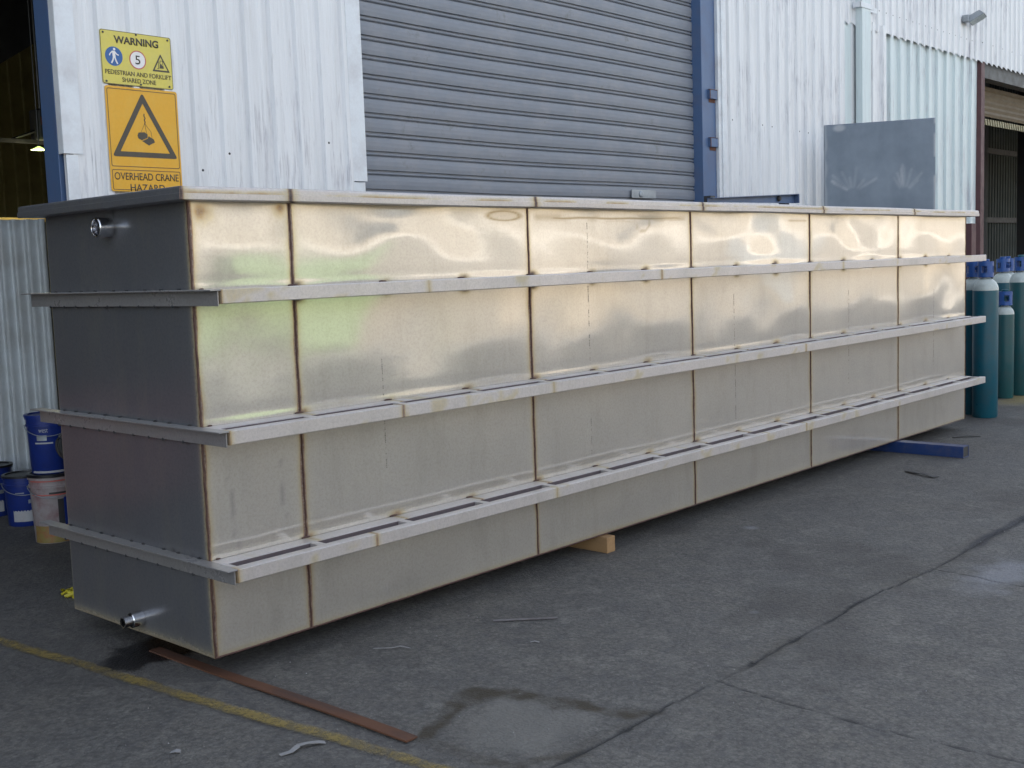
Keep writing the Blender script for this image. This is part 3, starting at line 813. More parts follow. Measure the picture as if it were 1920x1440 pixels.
# bits peeping over the tank rim
t = thing("steel_channel", "dark blue-grey steel channel lying behind the tank rim against the white wall", "steel channel", (0, 0, 0))
mb = MB().prism([(6.50, 2.27), (8.14, 2.285), (8.14, 2.372), (6.50, 2.30)], 1.60, 1.606, 'y')
mb.box(8.13, 8.146, 1.545, 1.6, 2.285, 2.372)
mb.prism([(6.50, 2.30), (8.14, 2.372), (8.14, 2.378), (6.50, 2.306)], 1.545, 1.606, 'y')
mb.build("channel_body", M['blue'], t); 
MB().lathe([(0.02, 0), (0.03, 0.01), (0.02, 0.03)], 12, M=Matrix.Translation((7.8, 1.6, 2.325)) @ Matrix.Rotation(R(90), 4, 'X')).build("bolt_head", M['darkmetal'], t)
for x_ in (6.6, 8.0):
    MB().box(x_ - 0.04, x_ + 0.04, 1.607, 1.68, 0.0, 2.33).build("support_leg", M['darkmetal'], t)

# ------------------------------------------------------------------ FACTORY
FY = 2.0
fac = thing("factory_building", "white ribbed metal clad factory with a grey roller door standing behind the tank", "factory", (0, 0, 0))
def clad(name, x0, x1, z0, z1, mat, y=FY, pitch=0.20, rib=0.026, off=0.0, parent=fac, wide=0.055, flute=True, screws=(), bottom_wave=0.0):
    xs, ys_ = [x0], [0.0]
    k = math.floor((x0 - off) / pitch)
    while True:
        b0 = off + k * pitch
        for dx, dy in ([(0.0, 0)] + ([(pitch * 0.30, 0), (pitch * 0.34, -0.003), (pitch * 0.40, -0.003), (pitch * 0.44, 0)] if flute else [])
                       + [(pitch - wide - 0.02, 0), (pitch - wide - 0.006, -rib), (pitch - 0.026, -rib), (pitch - 0.012, 0)]):
            x = b0 + dx
            if x0 < x < x1: xs.append(x); ys_.append(dy)
        k += 1
        if b0 > x1: break
    xs.append(x1); ys_.append(0.0)
    nz_ = max(2, int((z1 - z0) / 0.5))
    zs = np.linspace(z0, z1, nz_)
    mb = MB(); n = len(xs)
    for z in zs:
        for x, dy in zip(xs, ys_):
            zz = z - (bottom_wave if (z == zs[0] and dy < -0.005) else 0)
            mb.v.append((x, y + dy + 0.006 * math.sin(x * 1.3 + z * 0.9), zz))
    for j in range(len(zs) - 1):
        for i in range(n - 1):
            mb.f.append((j * n + i, j * n + i + 1, (j + 1) * n + i + 1, (j + 1) * n + i)); mb.mi.append(0)
    sc2 = MB()
    for (sxx, szz) in screws:
        sc2.lathe([(0.009, 0), (0.009, 0.004), (0.005, 0.007)], 8, M=Matrix.Translation((sxx, y - rib - 0.0 + 0.004 + 0.006 * math.sin(sxx * 1.3 + szz * 0.9), szz)) @ Matrix.Rotation(R(90), 4, 'X'))
    if sc2.v: split_build(sc2, "screw", M['darkmetal'], parent)
    return mb.build(name, mat, parent, solid=0.0015)
HT = 8.4
# left bay, above-the-door strip, right bays
sw = [(off_, z_) for off_, z_ in ((1.567, 2.62), (2.567, 2.60), (0.567, 3.3), (2.367, 2.62))]
clad("wall_cladding", 0.50, 2.60, 0.0, HT, M['clad'], off=0.006 + 0.0, screws=[(1.575, 2.51), (2.375, 2.62), (1.375, 2.40)])
clad("wall_cladding", 2.60, 7.40, 5.3, HT, M['clad'], off=0.0)
sw = [(7.575 + 0.2 * k, 3.13 - 0.004 * k) for k in (0, 3, 4, 7, 8, 11)]
clad("wall_cladding", 7.40, 10.10, 0.0, HT, M['clad'], off=0.0, screws=sw)
clad("wall_cladding", 10.10, 14.36, 4.43, HT, M['clad'], y=FY - 0.0, off=0.0, bottom_wave=0.035, screws=[(10.975 + 0.4 * (k // 2) + 0.2 * (k % 2), 4.66) for k in range(16)])
clad("wall_cladding", 14.36, 40.0, 4.43, HT, M['clad'], off=0.0, bottom_wave=0.04, screws=[(14.375 + 0.4 * k, 4.68) for k in range(10)])
clad("wall_cladding", 10.27, 11.24, 0.0, 4.5, M['clad'], y=FY + 0.006, off=0.07, wide=0.09, rib=0.04, flute=False, pitch=0.30)
clad("lower_cladding", 11.24, 14.36, 0.0, 4.52, M['clad_low'], y=FY + 0.045, pitch=0.30, rib=0.034, wide=0.115, off=0.10)
MB().box(10.10, 10.27, FY - 0.004, FY + 0.03, 0, HT - 0.1).build("joint_strip", M['clad_low'], fac, bevel=0.003)
# door trims
tr = MB(); tr.box(2.575, 2.705, FY - 0.030, FY - 0.024, 2.37, 5.4); tr.box(2.699, 2.705, FY - 0.024, FY + 0.16, 2.37, 5.4)
tr.box(2.570, 2.690, FY - 0.022, FY - 0.016, 0, 2.365); tr.box(2.684, 2.690, FY - 0.016, FY + 0.16, 0, 2.365)
split_build(tr, "door_trim", M['trim'], fac, bevel=0.002)
tr = MB(); tr.box(7.31, 7.46, FY - 0.030, FY - 0.024, 0, 5.4); tr.box(7.31, 7.316, FY - 0.024, FY + 0.1, 0, 5.4); tr.box(7.36, 7.41, FY - 0.045, FY - 0.0305, 0, 5.4)
split_build(tr, "door_trim", M['trim'], fac, bevel=0.002)
tr = MB(); tr.box(0.485, 0.60, FY - 0.032, FY - 0.026, 2.46, HT); tr.box(0.485, 0.491, FY - 0.026, FY + 0.03, 2.46, HT)
tr.box(0.50, 0.57, FY - 0.026, FY - 0.020, 0, 2.455)
split_build(tr, "corner_trim", M['trim'], fac, bevel=0.002)
# columns
MB().box(0.485, 0.60, FY + 0.035, FY + 0.20, 0, HT - 0.1).build("column", M['blue'], fac, bevel=0.004)
col2 = MB().box(7.06, 7.305, FY + 0.0, FY + 0.13, 0, 5.6).build("column", M['blue'], fac, bevel=0.004)
for z_ in (3.35, 2.885):
    hk = MB(); hk.box(7.165, 7.30, FY - 0.025, FY - 0.0005, z_ - 0.042, z_ + 0.045)
    h_ = hk.build("lug", M['blue'], col2, bevel=0.004)
    rs_ = MB(); rs_.box(7.162, 7.302, FY - 0.027, FY - 0.001, z_ + 0.0455, z_ + 0.050); rs_.box(7.161, 7.172, FY - 0.028, FY - 0.0255, z_ - 0.042, z_ + 0.0452)
    rs_.box(7.18, 7.29, FY - 0.0035, FY - 0.0008, z_ - 0.075, z_ - 0.043)
    rs_.build("rust_edge", M['rust'], h_)
MB().box(2.6, 7.045, FY + 0.03, FY + 0.2, 5.1, 5.28).build("door_lintel", M['blue'], fac)
# roller door curtain
prof_ = []
z = 0.30
P_ = 0.1355
while z < 5.2:
    for dz, dy in ((0.0, 0.0), (0.030, -0.0035), (0.060, -0.0035), (0.088, 0.0), (0.0905, 0.016), (0.098, 0.018), (0.103, 0.004), (0.110, 0.000), (0.117, 0.004), (0.121, 0.018), (0.131, 0.018), (0.1335, 0.001)):
        prof_.append((dy, z + dz))
    z += P_
mb = MB(); xs = np.linspace(2.64, 7.058, 13)
rs = np.random.RandomState(3)
for x in xs:
    for dy, zz in prof_: mb.v.append((x, FY + 0.105 + dy, zz + 0.004 * math.sin(x * 1.9 + zz)))
n = len(prof_)
for i in range(len(xs) - 1):
    for j in range(n - 1): mb.f.append((i * n + j, (i + 1) * n + j, (i + 1) * n + j + 1, i * n + j + 1)); mb.mi.append(0)
mt, nt, b = new_mat("roller_door_paint")
n1 = noise(nt, 3.0, 6, 0.7); n2 = noise(nt, 16, 5, 0.75, stretch=(0.25, 1, 1.2)); n3 = noise(nt, 9, 5, 0.7)
c = mixc(nt, ramp(nt, n2, [(0.35, 0.0), (0.7, 0.45)]), (0.198, 0.218, 0.256), (0.145, 0.156, 0.180))
c = mixc(nt, ramp(nt, n1, [(0.45, 0.0), (0.75, 0.5)]), c, (0.28, 0.275, 0.29))
c = mixc(nt, ramp(nt, math_(nt, 'MULTIPLY', n1, n3), [(0.33, 0.0), (0.45, 0.6)]), c, (0.09, 0.095, 0.09))
nt.links.new(c, b.inputs["Base Color"]); b.inputs["Roughness"].default_value = 0.5
bump(nt, b, n2, 0.15, 0.003)
door = mb.build("roller_door", mt, fac)
MB().box(2.64, 7.058, FY + 0.09, FY + 0.12, 0.0, 0.30).build("bottom_rail", M['galv'], door)
pl_ = MB().box(5.98, 6.36, FY + 0.080, FY + 0.085, 2.33, 2.405); pl_.lathe([(0.03, 0), (0.03, 0.008), (0.018, 0.014)], 16, M=Matrix.Translation((6.12, FY + 0.080, 2.365)) @ Matrix.Rotation(R(90), 4, 'X'))
pl_.build("lock_plate", M['galv'], door)
# downpipe
dp = MB().box(10.33, 10.56, FY - 0.115, FY - 0.03, 0.0, HT - 0.05).build("downpipe", M['clad_low'], fac, bevel=0.006)
br = MB(); br.box(10.27, 10.33, FY - 0.12, FY - 0.115, 4.60, 4.66); br.box(10.30, 10.62, FY - 0.123, FY - 0.117, 4.60, 4.66); br.box(10.56, 10.85, FY - 0.06, FY - 0.054, 4.60, 4.66); br.box(10.27, 10.276, FY - 0.12, FY - 0.03, 4.6, 4.66)
br.build("pipe_bracket", M['trim'], dp)
# right opening
MB().box(14.362, 14.50, FY - 0.02, FY + 0.12, 0.0, 4.42).build("door_jamb", M['redpaint'], fac, bevel=0.004)
MB().box(14.50, 24.0, FY + 0.03, FY + 0.20, 4.22, 4.48).build("door_lintel", M['darkmetal'], fac)
rd = MB()
zz = 4.20; i_ = 0
pr = []
while zz > 3.72:
    pr.append((0.02 * (i_ % 2), zz)); zz -= 0.04; i_ += 1
xs = np.linspace(14.45, 24, 80)
for x in xs:
    for dy, z_ in pr: rd.v.append((x, FY + 0.30 + dy, z_))
n = len(pr)
for i in range(len(xs) - 1):
    for j in range(n - 1): rd.f.append((i * n + j, (i + 1) * n + j, (i + 1) * n + j + 1, i * n + j + 1)); rd.mi.append(0)
M['tan'] = paint("tan_door_paint", (0.15, 0.115, 0.07), 0.6, (0.12, 0.08, 0.05), 0.6, 4)
rdo = rd.build("raised_roller_door", M['tan'], fac)
fr = MB()
for k in range(90):
    x_ = 14.46 + k * 0.105
    fr.prism([(x_, 3.72), (x_ + 0.06, 3.72), (x_ + 0.10, 3.63), (x_ + 0.04, 3.63)], FY + 0.30, FY + 0.33, 'y')
M['paleyellow'] = paint("pale_yellow_strip", (0.30, 0.27, 0.16), 0.6, (0.2, 0.15, 0.1), 0.5, 9)
fr.build("brush_strip", M['paleyellow'], rdo)
# shell: end walls, back wall, roof, partition
DB = 13.0
clad("rear_cladding", -9.0, 13.8, 0.0, HT, M['interior'], y=DB, off=0.0, flute=False)
MB().box(-9.06, -9.0, FY, DB, 0, HT).build("side_wall", M['interior'], fac)
MB().box(40.0, 40.06, FY, DB, 0, HT).build("side_wall", M['interior_g'], fac)
clad("rear_cladding", 13.9, 40.0, 0.0, HT, M['interior_g'], y=7.0, off=0.0, flute=False)
gi = MB()
for z_ in (1.1, 2.5, 4.3, 6.2): gi.box(13.9, 40.0, 6.86, 6.93, z_ - 0.07, z_ + 0.07)
split_build(gi, "wall_girt", M['darkmetal'], fac)
for x_ in (19.0, 27.0):
    MB().box(x_, x_ + 0.25, 6.5, 6.85, 0, HT - 0.1).build("column", M['darkmetal'], fac)
MB().box(27.9, 28.3, 5.6, 6.0, 0, HT - 0.1).build("column", M['darkmetal'], fac)
MB().box(13.80, 13.86, FY + 0.08, DB, 0, HT).build("partition_wall", M['interior_g'], fac)
MB().box(7.42, 13.78, FY + 0.09, FY + 0.10, 0, HT - 0.1).build("wall_lining", M['interior'], fac)
MB().box(0.61, 2.57, FY + 0.21, FY + 0.22, 0, HT - 0.1).build("wall_lining", M['interior'], fac)
MB().box(2.6, 7.4, FY + 0.21, FY + 0.22, 0, HT - 0.1).build("wall_lining", M['interior'], fac)
MB().box(-9.0, 0.48, FY, FY + 0.05, 5.2, HT).build("wall_cladding", M['clad'], fac)
clad("wall_cladding", -9.0, -5.0, 0.0, 5.2, M['clad'], off=0.0)
rf = MB(); rf.prism([(-0.0 + FY - 0.25, HT), (7.5, HT + 1.3), (DB + 0.2, HT), (DB + 0.2, HT + 0.08), (7.5, HT + 1.4), (FY - 0.25, HT + 0.09)], -9.3, 40.3, 'x')
rf.build("roof", M['roofmat'], fac)
# dark sloping rafter seen through the left opening
ra = MB(); ra.prism([(-3.0, 0.30), (2.48, 3.86), (3.2, 4.33), (3.2, 6.4), (-3.0, 6.4)], 7.0, 7.25, 'y'); ra.build("rafter", M['black'], fac)

# floodlight high on the wall
t = thing("floodlight", "grey box floodlight fixed high on the white wall above the open bay", "floodlight", (13.70, FY - 0.02, 4.93))
MB().box(-0.08, 0.02, -0.09, 0.0, -0.06, 0.03).build("mounting_box", M['galv'], t, bevel=0.008)
Mh = Matrix.Translation((0.06, -0.16, -0.01)) @ Matrix.Scale(0.72, 4) @ Matrix.Rotation(R(-28), 4, 'X') @ Matrix.Rotation(R(10), 4, 'Z')
h_ = MB(); h_.add([Mh @ Vector(v) for v in [(-0.13, -0.15, -0.03), (0.18, -0.15, -0.03), (0.18, 0.16, -0.03), (-0.13, 0.16, -0.03), (-0.10, -0.10, 0.09), (0.14, -0.10, 0.09), (0.14, 0.13, 0.10), (-0.10, 0.13, 0.10)]],
     [(0, 1, 2, 3), (4, 7, 6, 5), (0, 4, 5, 1), (1, 5, 6, 2), (2, 6, 7, 3), (3, 7, 4, 0)])
h_.build("housing", M['galv'], t, bevel=0.01)
h_ = MB(); h_.box(-0.11, 0.16, -0.13, 0.14, -0.036, -0.0305, M=Mh); h_.build("lens", M['clad_low'], t)

# ------------------------------------------------------------------ SIGNS
def flat_mat(name, col, rough=0.45, fade=None):
    return paint(name, col, rough, fade or tuple(c * 0.75 + 0.05 for c in col), 0.35, 9, bstr=0.04)
M['sy1'] = flat_mat("pale_yellow_sign", (0.66, 0.56, 0.10), fade=(0.55, 0.50, 0.24))
M['sy2'] = flat_mat("amber_sign", (0.72, 0.37, 0.015), fade=(0.70, 0.45, 0.10))
M['sblack'] = flat_mat("sign_black", (0.055, 0.045, 0.03))
M['sblue'] = flat_mat("sign_blue", (0.025, 0.11, 0.32))
M['swhite'] = flat_mat("sign_white", (0.78, 0.76, 0.74))
M['sred'] = flat_mat("sign_red", (0.52, 0.12, 0.10))
M['sedge'] = flat_mat("sign_brown_edge", (0.16, 0.085, 0.02))
def text_obj(name, s, x, z, w, h, y, mat, parent, bold=0.0, font_shift=0, rotx=90, align='CENTER'):
    cu = bpy.data.curves.new(name, 'FONT'); cu.body = s; cu.size = 1.0; cu.offset = bold; cu.extrude = 0.0
    cu.fill_mode = 'FRONT'
    tmp = bpy.data.objects.new(name + "_tmp", cu); sc.collection.objects.link(tmp)
    dg = bpy.context.evaluated_depsgraph_get(); dg.update()
    me = bpy.data.meshes.new_from_object(tmp.evaluated_get(dg))
    bpy.data.objects.remove(tmp); bpy.data.curves.remove(cu)
    co = np.zeros(len(me.vertices) * 3); me.vertices.foreach_get("co", co); co = co.reshape(-1, 3)
    mn, mx = co.min(0), co.max(0)
    out = np.zeros_like(co)
    out[:, 0] = x + ((co[:, 0] - mn[0]) / (mx[0] - mn[0]) - 0.5) * w
    out[:, 2] = z + ((co[:, 1] - mn[1]) / (mx[1] - mn[1]) - 0.5) * h
    out[:, 1] = y
    me.vertices.foreach_set("co", out.ravel()); me.materials.clear(); me.materials.append(mat); me.update()
    o = bpy.data.objects.new(name, me); link(o, parent)
    md = o.modifiers.new("solid", 'SOLIDIFY'); md.thickness = 0.0008; md.offset = 0
    return o
def rrect(x0, x1, z0, z1, r, n=5):
    pts = []
    for cx_, cz_, a0 in ((x1 - r, z0 + r, -90), (x1 - r, z1 - r, 0), (x0 + r, z1 - r, 90), (x0 + r, z0 + r, 180)):
        for k in range(n + 1):
            a = R(a0 + 90 * k / n); pts.append((cx_ + r * math.cos(a), cz_ + r * math.sin(a)))
    return pts
def ring_outline(mb, outer, inner, y0, y1, mi=0):
    n = len(outer)
    vs = [(p[0], y0, p[1]) for p in outer] + [(p[0], y0, p[1]) for p in inner] + [(p[0], y1, p[1]) for p in outer] + [(p[0], y1, p[1]) for p in inner]
    fs = []
    for i in range(n):
        j = (i + 1) % n
        fs += [(i, j, n + j, n + i), (2 * n + i, 3 * n + i, 3 * n + j, 2 * n + j), (i, 2 * n + i, 2 * n + j, j), (n + i, n + j, 3 * n + j, 3 * n + i)]
    mb.add(vs, fs, mi)
def circ(cx_, cz_, r, n=36, rz=None):
    return [(cx_ + r * math.cos(2 * math.pi * k / n), cz_ + (rz or r) * math.sin(2 * math.pi * k / n)) for k in range(n)]
def round_tri(cx_, cz_, w, h, r, n=5):
    P = [Vector((cx_ - w / 2, cz_ - h / 2)), Vector((cx_ + w / 2, cz_ - h / 2)), Vector((cx_, cz_ + h / 2))]
    pts = []
    for i in range(3):
        p, a, c = P[i], P[i - 1], P[(i + 1) % 3]
        d1, d2 = (a - p).normalized(), (c - p).normalized()
        s_, e_ = p + d1 * r, p + d2 * r
        for k in range(n + 1):
            u = k / n; q = s_ * (1 - u) ** 2 + p * 2 * u * (1 - u) + e_ * u * u
            pts.append((q.x, q.y))
    return pts
YS = FY - 0.034
# sign 1
SX0, SX1, SZ0, SZ1 = 0.748, 1.202, 2.868, 3.172
W1, H1 = SX1 - SX0, SZ1 - SZ0
sg = thing("warning_sign", "pale yellow WARNING pedestrian and forklift shared zone sign screwed to the wall", "sign", (SX0 + W1 / 2, YS, SZ0 + H1 / 2))
# local coordinates: x to the right, z up, front is -y
MB().prism(rrect(-W1 / 2, W1 / 2, -H1 / 2, H1 / 2, 0.012), -0.0015, 0.0015, 'y').build("panel", M['sy1'], sg)
bd = MB(); ring_outline(bd, rrect(-W1 / 2 + .0005, W1 / 2 - .0005, -H1 / 2 + .0005, H1 / 2 - .0005, 0.012), rrect(-W1 / 2 + .0035, W1 / 2 - .0035, -H1 / 2 + .0035, H1 / 2 - .0035, 0.010), -0.0024, -0.0018)
bd.build("border", M['sblack'], sg)
yt = -0.0026
text_obj("lettering", "WARNING", 0.0, 0.103, 0.285, 0.043, yt, M['sblack'], sg, bold=0.030)
text_obj("lettering", "PEDESTRIAN AND FORKLIFT", 0.004, -0.083, 0.425, 0.026, yt, M['sblack'], sg, bold=0.008)
text_obj("lettering", "SHARED ZONE", 0.004, -0.121, 0.218, 0.026, yt, M['sblack'], sg, bold=0.008)
pic = MB(); pic.prism(circ(-0.148, 0.006, 0.0545), -0.0026, -0.0018, 'y'); pb = pic.build("pedestrian_symbol", M['sblue'], sg)
wk = MB()
def limb(mb, pts, w, y0=-0.0036, y1=-0.0029):
    for (a, b) in zip(pts[:-1], pts[1:]):
        a = Vector(a); b = Vector(b); d = (b - a).normalized(); nn = Vector((-d.y, d.x)) * w / 2
        mb.prism([tuple(a - nn), tuple(b - nn), tuple(b + nn), tuple(a + nn)], y0, y1, 'y')
cxp, czp = -0.148, 0.006
wk.prism(circ(cxp + 0.004, czp + 0.040, 0.0075, 16), -0.0036, -0.0029, 'y')
wk.prism([(cxp - 0.010, czp + 0.030), (cxp + 0.008, czp + 0.030), (cxp + 0.010, czp - 0.004), (cxp - 0.008, czp - 0.004)], -0.0038, -0.0030, 'y')
limb(wk, [(cxp - 0.008, czp + 0.028), (cxp - 0.024, czp + 0.012), (cxp - 0.028, czp + 0.002)], 0.0065)
limb(wk, [(cxp + 0.006, czp + 0.026), (cxp + 0.018, czp + 0.012), (cxp + 0.030, czp + 0.008)], 0.0065, -0.0037, -0.0029)
limb(wk, [(cxp - 0.002, czp - 0.002), (cxp - 0.008, czp - 0.022), (cxp - 0.018, czp - 0.040)], 0.0085, -0.0040, -0.0029)
limb(wk, [(cxp + 0.004, czp - 0.002), (cxp + 0.010, czp - 0.022), (cxp + 0.020, czp - 0.042)], 0.0085, -0.0039, -0.0029)
wk.build("walking_figure", M['swhite'], pb)
cs = MB(); cs.prism(circ(0.002, 0.0, 0.0520), -0.0024, -0.0018, 'y'); c5 = cs.build("speed_symbol", M['swhite'], sg)
rg = MB(); ring_outline(rg, circ(0.002, 0.0, 0.0535), circ(0.002, 0.0, 0.0475), -0.0034, -0.0026); rg.build("red_ring", M['sred'], c5)
text_obj("lettering", "5", 0.002, 0.0, 0.032, 0.050, -0.003, M['sblack'], c5, bold=0.004)
ft = MB(); ring_outline(ft, round_tri(0.152, -0.002, 0.116, 0.104, 0.006), round_tri(0.152, -0.0055, 0.086, 0.077, 0.003), -0.0026, -0.0018); ft.build("forklift_symbol", M['sblack'], sg)
fk = MB(); fk.prism([(0.142, -0.034), (0.170, -0.034), (0.170, -0.020), (0.160, -0.016), (0.156, -0.008), (0.146, -0.008)], -0.0026, -0.0018, 'y')
limb(fk, [(0.146, -0.008), (0.148, 0.010), (0.164, 0.010), (0.166, -0.016)], 0.003, -0.0032, -0.0018); limb(fk, [(0.136, -0.034), (0.138, 0.006)], 0.003, -0.003, -0.0018); limb(fk, [(0.126, -0.036), (0.138, -0.036)], 0.003, -0.0028, -0.0018)
fk.build("forklift_symbol", M['sblack'], sg)
scw = MB()
for x_, z_ in ((-0.208, 0.135), (0.0, 0.143), (0.205, 0.135), (-0.205, -0.138), (0.012, -0.140), (0.200, -0.136)):
    scw.lathe([(0.006, 0), (0.006, 0.003), (0.003, 0.004)], 10, M=Matrix.Translation((x_, -0.0026, z_)) @ Matrix.Rotation(R(90), 4, 'X'))
split_build(scw, "screw", M['darkmetal'], sg)
# sign 2
TX0, TX1, TZ1, TZ0 = 0.756, 1.222, 2.858, 2.258
W2, H2 = TX1 - TX0, TZ1 - TZ0
sg2 = thing("warning_sign", "amber overhead crane hazard sign with black triangle, on the wall below the pale one", "sign", (TX0 + W2 / 2, YS, TZ0 + H2 / 2))
MB().prism(rrect(-W2 / 2, W2 / 2, -H2 / 2, H2 / 2, 0.014), -0.0015, 0.0015, 'y').build("panel", M['sy2'], sg2)
top0 = H2 / 2 - 0.464
bd = MB(); ring_outline(bd, rrect(-W2 / 2 + .010, W2 / 2 - .010, top0 + 0.006, H2 / 2 - .012, 0.012), rrect(-W2 / 2 + .0145, W2 / 2 - .0145, top0 + 0.0105, H2 / 2 - .0165, 0.009), -0.0024, -0.0018)
ring_outline(bd, rrect(-W2 / 2 + .010, W2 / 2 - .010, -H2 / 2 + 0.008, top0 - 0.010, 0.010), rrect(-W2 / 2 + .0145, W2 / 2 - .0145, -H2 / 2 + 0.0125, top0 - 0.0145, 0.007), -0.0024, -0.0018)
bd.build("border", M['sedge'], sg2)
tri = MB(); ring_outline(tri, round_tri(0.0, 0.088, 0.425, 0.375, 0.022), round_tri(0.0, 0.072, 0.322, 0.283, 0.004), -0.0028, -0.0018); tri.build("warning_triangle", M['sblack'], sg2)
ld = MB()
limb(ld, [(0.006, 0.155), (0.004, 0.140), (0.012, 0.130), (0.004, 0.118), (0.010, 0.108), (0.006, 0.096)], 0.006, -0.0026, -0.0018)
limb(ld, [(0.006, 0.098), (-0.022, 0.046)], 0.0018, -0.0025, -0.0018); limb(ld, [(0.006, 0.098), (0.016, 0.030)], 0.0018, -0.0026, -0.0018); limb(ld, [(0.006, 0.098), (0.044, 0.052), (0.048, 0.015)], 0.0018, -0.0027, -0.0018)
ld.prism([(-0.046, 0.026), (-0.038, 0.044), (0.000, 0.048), (0.020, 0.036), (0.018, 0.016), (-0.020, 0.000), (-0.040, 0.010)], -0.0030, -0.0018, 'y')
ld.prism([(-0.018, -0.004), (0.020, 0.012), (0.026, 0.026), (0.058, 0.010), (0.066, -0.008), (0.040, -0.020), (0.026, -0.028)], -0.0029, -0.0018, 'y')
ld.build("hanging_load_symbol", M['sblack'], sg2)
text_obj("lettering", "OVERHEAD CRANE", 0.0, top0 - 0.048, 0.418, 0.042, -0.0026, M['sblack'], sg2, bold=0.006)
text_obj("lettering", "HAZARD", 0.0, top0 - 0.112, 0.225, 0.040, -0.0026, M['sblack'], sg2, bold=0.006)

# ------------------------------------------------------------------ left doorway contents: pails, fence, lamp, hoist
M['pailblue'] = paint("pail_blue", (0.012, 0.032, 0.20), 0.35, (0.015, 0.02, 0.08), 0.4, 12)
M['pailwhite'] = paint("pail_label_white", (0.40, 0.41, 0.43), 0.5, (0.35, 0.30, 0.30), 0.5, 16)
M['pailtan'] = paint("splashed_pail", (0.33, 0.29, 0.29), 0.5, (0.20, 0.07, 0.08), 0.8, 10)
M['splash'] = paint("yellow_splash", (0.24, 0.19, 0.06), 0.5, (0.35, 0.05, 0.04), 0.7, 14)
def arc_label(mb, r, z0, z1, a0, a1, n=14, mi=0, th=0.0012):
    vs, fs = [], []
    for k in range(n + 1):
        a = R(a0 + (a1 - a0) * k / n)
        for rr_ in (r, r + th):
            for z in (z0, z1): vs.append((rr_ * math.cos(a), rr_ * math.sin(a), z))
    for k in range(n):
        q = 4 * k
        fs += [(q, q + 4, q + 5, q + 1), (q + 2, q + 3, q + 7, q + 6), (q, q + 2, q + 6, q + 4), (q + 1, q + 5, q + 7, q + 3)]
    fs += [(0, 1, 3, 2), (4 * n, 4 * n + 2, 4 * n + 3, 4 * n + 1)]
    mb.add(vs, fs, mi)
def curved_text(s, r, zc, ang, w, h, parent, mat):
    o = text_obj("lettering", s, 0, 0, w, h, 0, mat, parent)
    me = o.data
    for v in me.vertices:
        a = R(ang) + v.co.x / r
        v.co = Vector((r * math.cos(a), r * math.sin(a), zc + v.co.z))
    return o
def pail(label, x, y, z=0.0, h=0.39, r=0.148, body='pailblue', lid=True, kind=0, text=None, yaw=0):
    t = thing("paint_pail", label, "pail", (x, y, z), "twenty litre pails in the doorway")
    pr = [(r * 0.86, 0.0), (r * 0.88, 0.004), (r * 0.97, h * 0.80), (r * 1.03, h * 0.802), (r * 1.03, h * 0.83), (r * 0.985, h * 0.835), (r * 0.985, h * 0.92), (r * 1.04, h * 0.922), (r * 1.04, h * 0.955), (r * 0.96, h * 0.96)]
    MB().lathe(pr, 40).build("pail_body", M[body], t, smooth=True)
    if lid:
        MB().lathe([(r * 1.0, h * 0.955), (r * 1.07, h * 0.957), (r * 1.07, h * 0.995), (r * 1.03, h), (r * 0.9, h), (r * 0.88, h - 0.008), (0.02, h - 0.008)], 40).build("lid", M['black'] if kind != 2 else M['pailblue'], t, smooth=True)
    face = math.degrees(math.atan2(-4.23 - y, -2.68 - x))
    mb = MB()
    if kind == 0:
        arc_label(mb, r * 0.905, h * 0.10, h * 0.42, face - 42, face + 32); split_build(mb, "label", M['pailwhite'], t, smooth=True)
        ln = MB(); arc_label(ln, r * 0.955, h * 0.66, h * 0.675, face - 30, face - 5); arc_label(ln, r * 0.93, h * 0.455, h * 0.53, face + 5, face + 34); split_build(ln, "label", M['galv'], t, smooth=True)
    elif kind == 2:
        arc_label(mb, r * 0.95, h * 0.515, h * 0.54, face - 40, face + 10); arc_label(mb, r * 0.90, h * 0.02, h * 0.055, face - 60, face + 50); split_build(mb, "label", M['pailwhite'], t, smooth=True)
        ln = MB(); arc_label(ln, r * 0.955, h * 0.57, h * 0.66, face - 34, face - 6); split_build(ln, "label", M['galv'], t, smooth=True)
    elif kind == 1:
        arc_label(mb, r * 0.995, h * 0.72, h * 0.745, face - 10, face + 40); arc_label(mb, r * 0.95, h * 0.28, h * 0.64, face + 10, face + 60); split_build(mb, "label", M['darkmetal'], t, smooth=True)
        s_ = MB(); arc_label(s_, r * 0.955, h * 0.26, h * 0.66, face + 26, face + 75, th=0.002); split_build(s_, "label", M['pailblue'], t, smooth=True)
        s_ = MB(); arc_label(s_, r * 0.985, h * 0.70, h * 0.715, face - 60, face + 60); arc_label(s_, r * 1.035, h * 0.90, h * 0.915, face - 60, face + 60); split_build(s_, "label", M['sred'], t, smooth=True)
    if text: curved_text(text[0], r * text[4], h * text[1], face + text[2], text[3], text[3] / 2.4, t, M['pailwhite'])
    # wire handle
    hp = [(r * 1.06 * math.cos(R(a)), r * 1.06 * math.sin(R(a)), h * 0.82 - 0.10 * math.sin(R(a - face - 90 + 180)) ** 2 * 0 - 0.07 * abs(math.cos(R(a - face)))) for a in np.linspace(face - 90, face + 90, 15)]
    MB().tube(hp, 0.003, 6).build("handle", M['galv'], t, smooth=True)
    return t
pail("leftmost blue pail with a black lid and white lower label in the doorway", 1.02, 4.52, h=0.385, kind=0, text=("we", 0.66, 10, 0.055, 0.99))
pail("blue pail standing between the leftmost pail and the stack", 1.03, 3.98, h=0.37, kind=0)
pail("splashed white pail with a black lid at the bottom of the stack beside the tank", 0.90, 3.28, h=0.47, r=0.150, body='pailtan', kind=1)
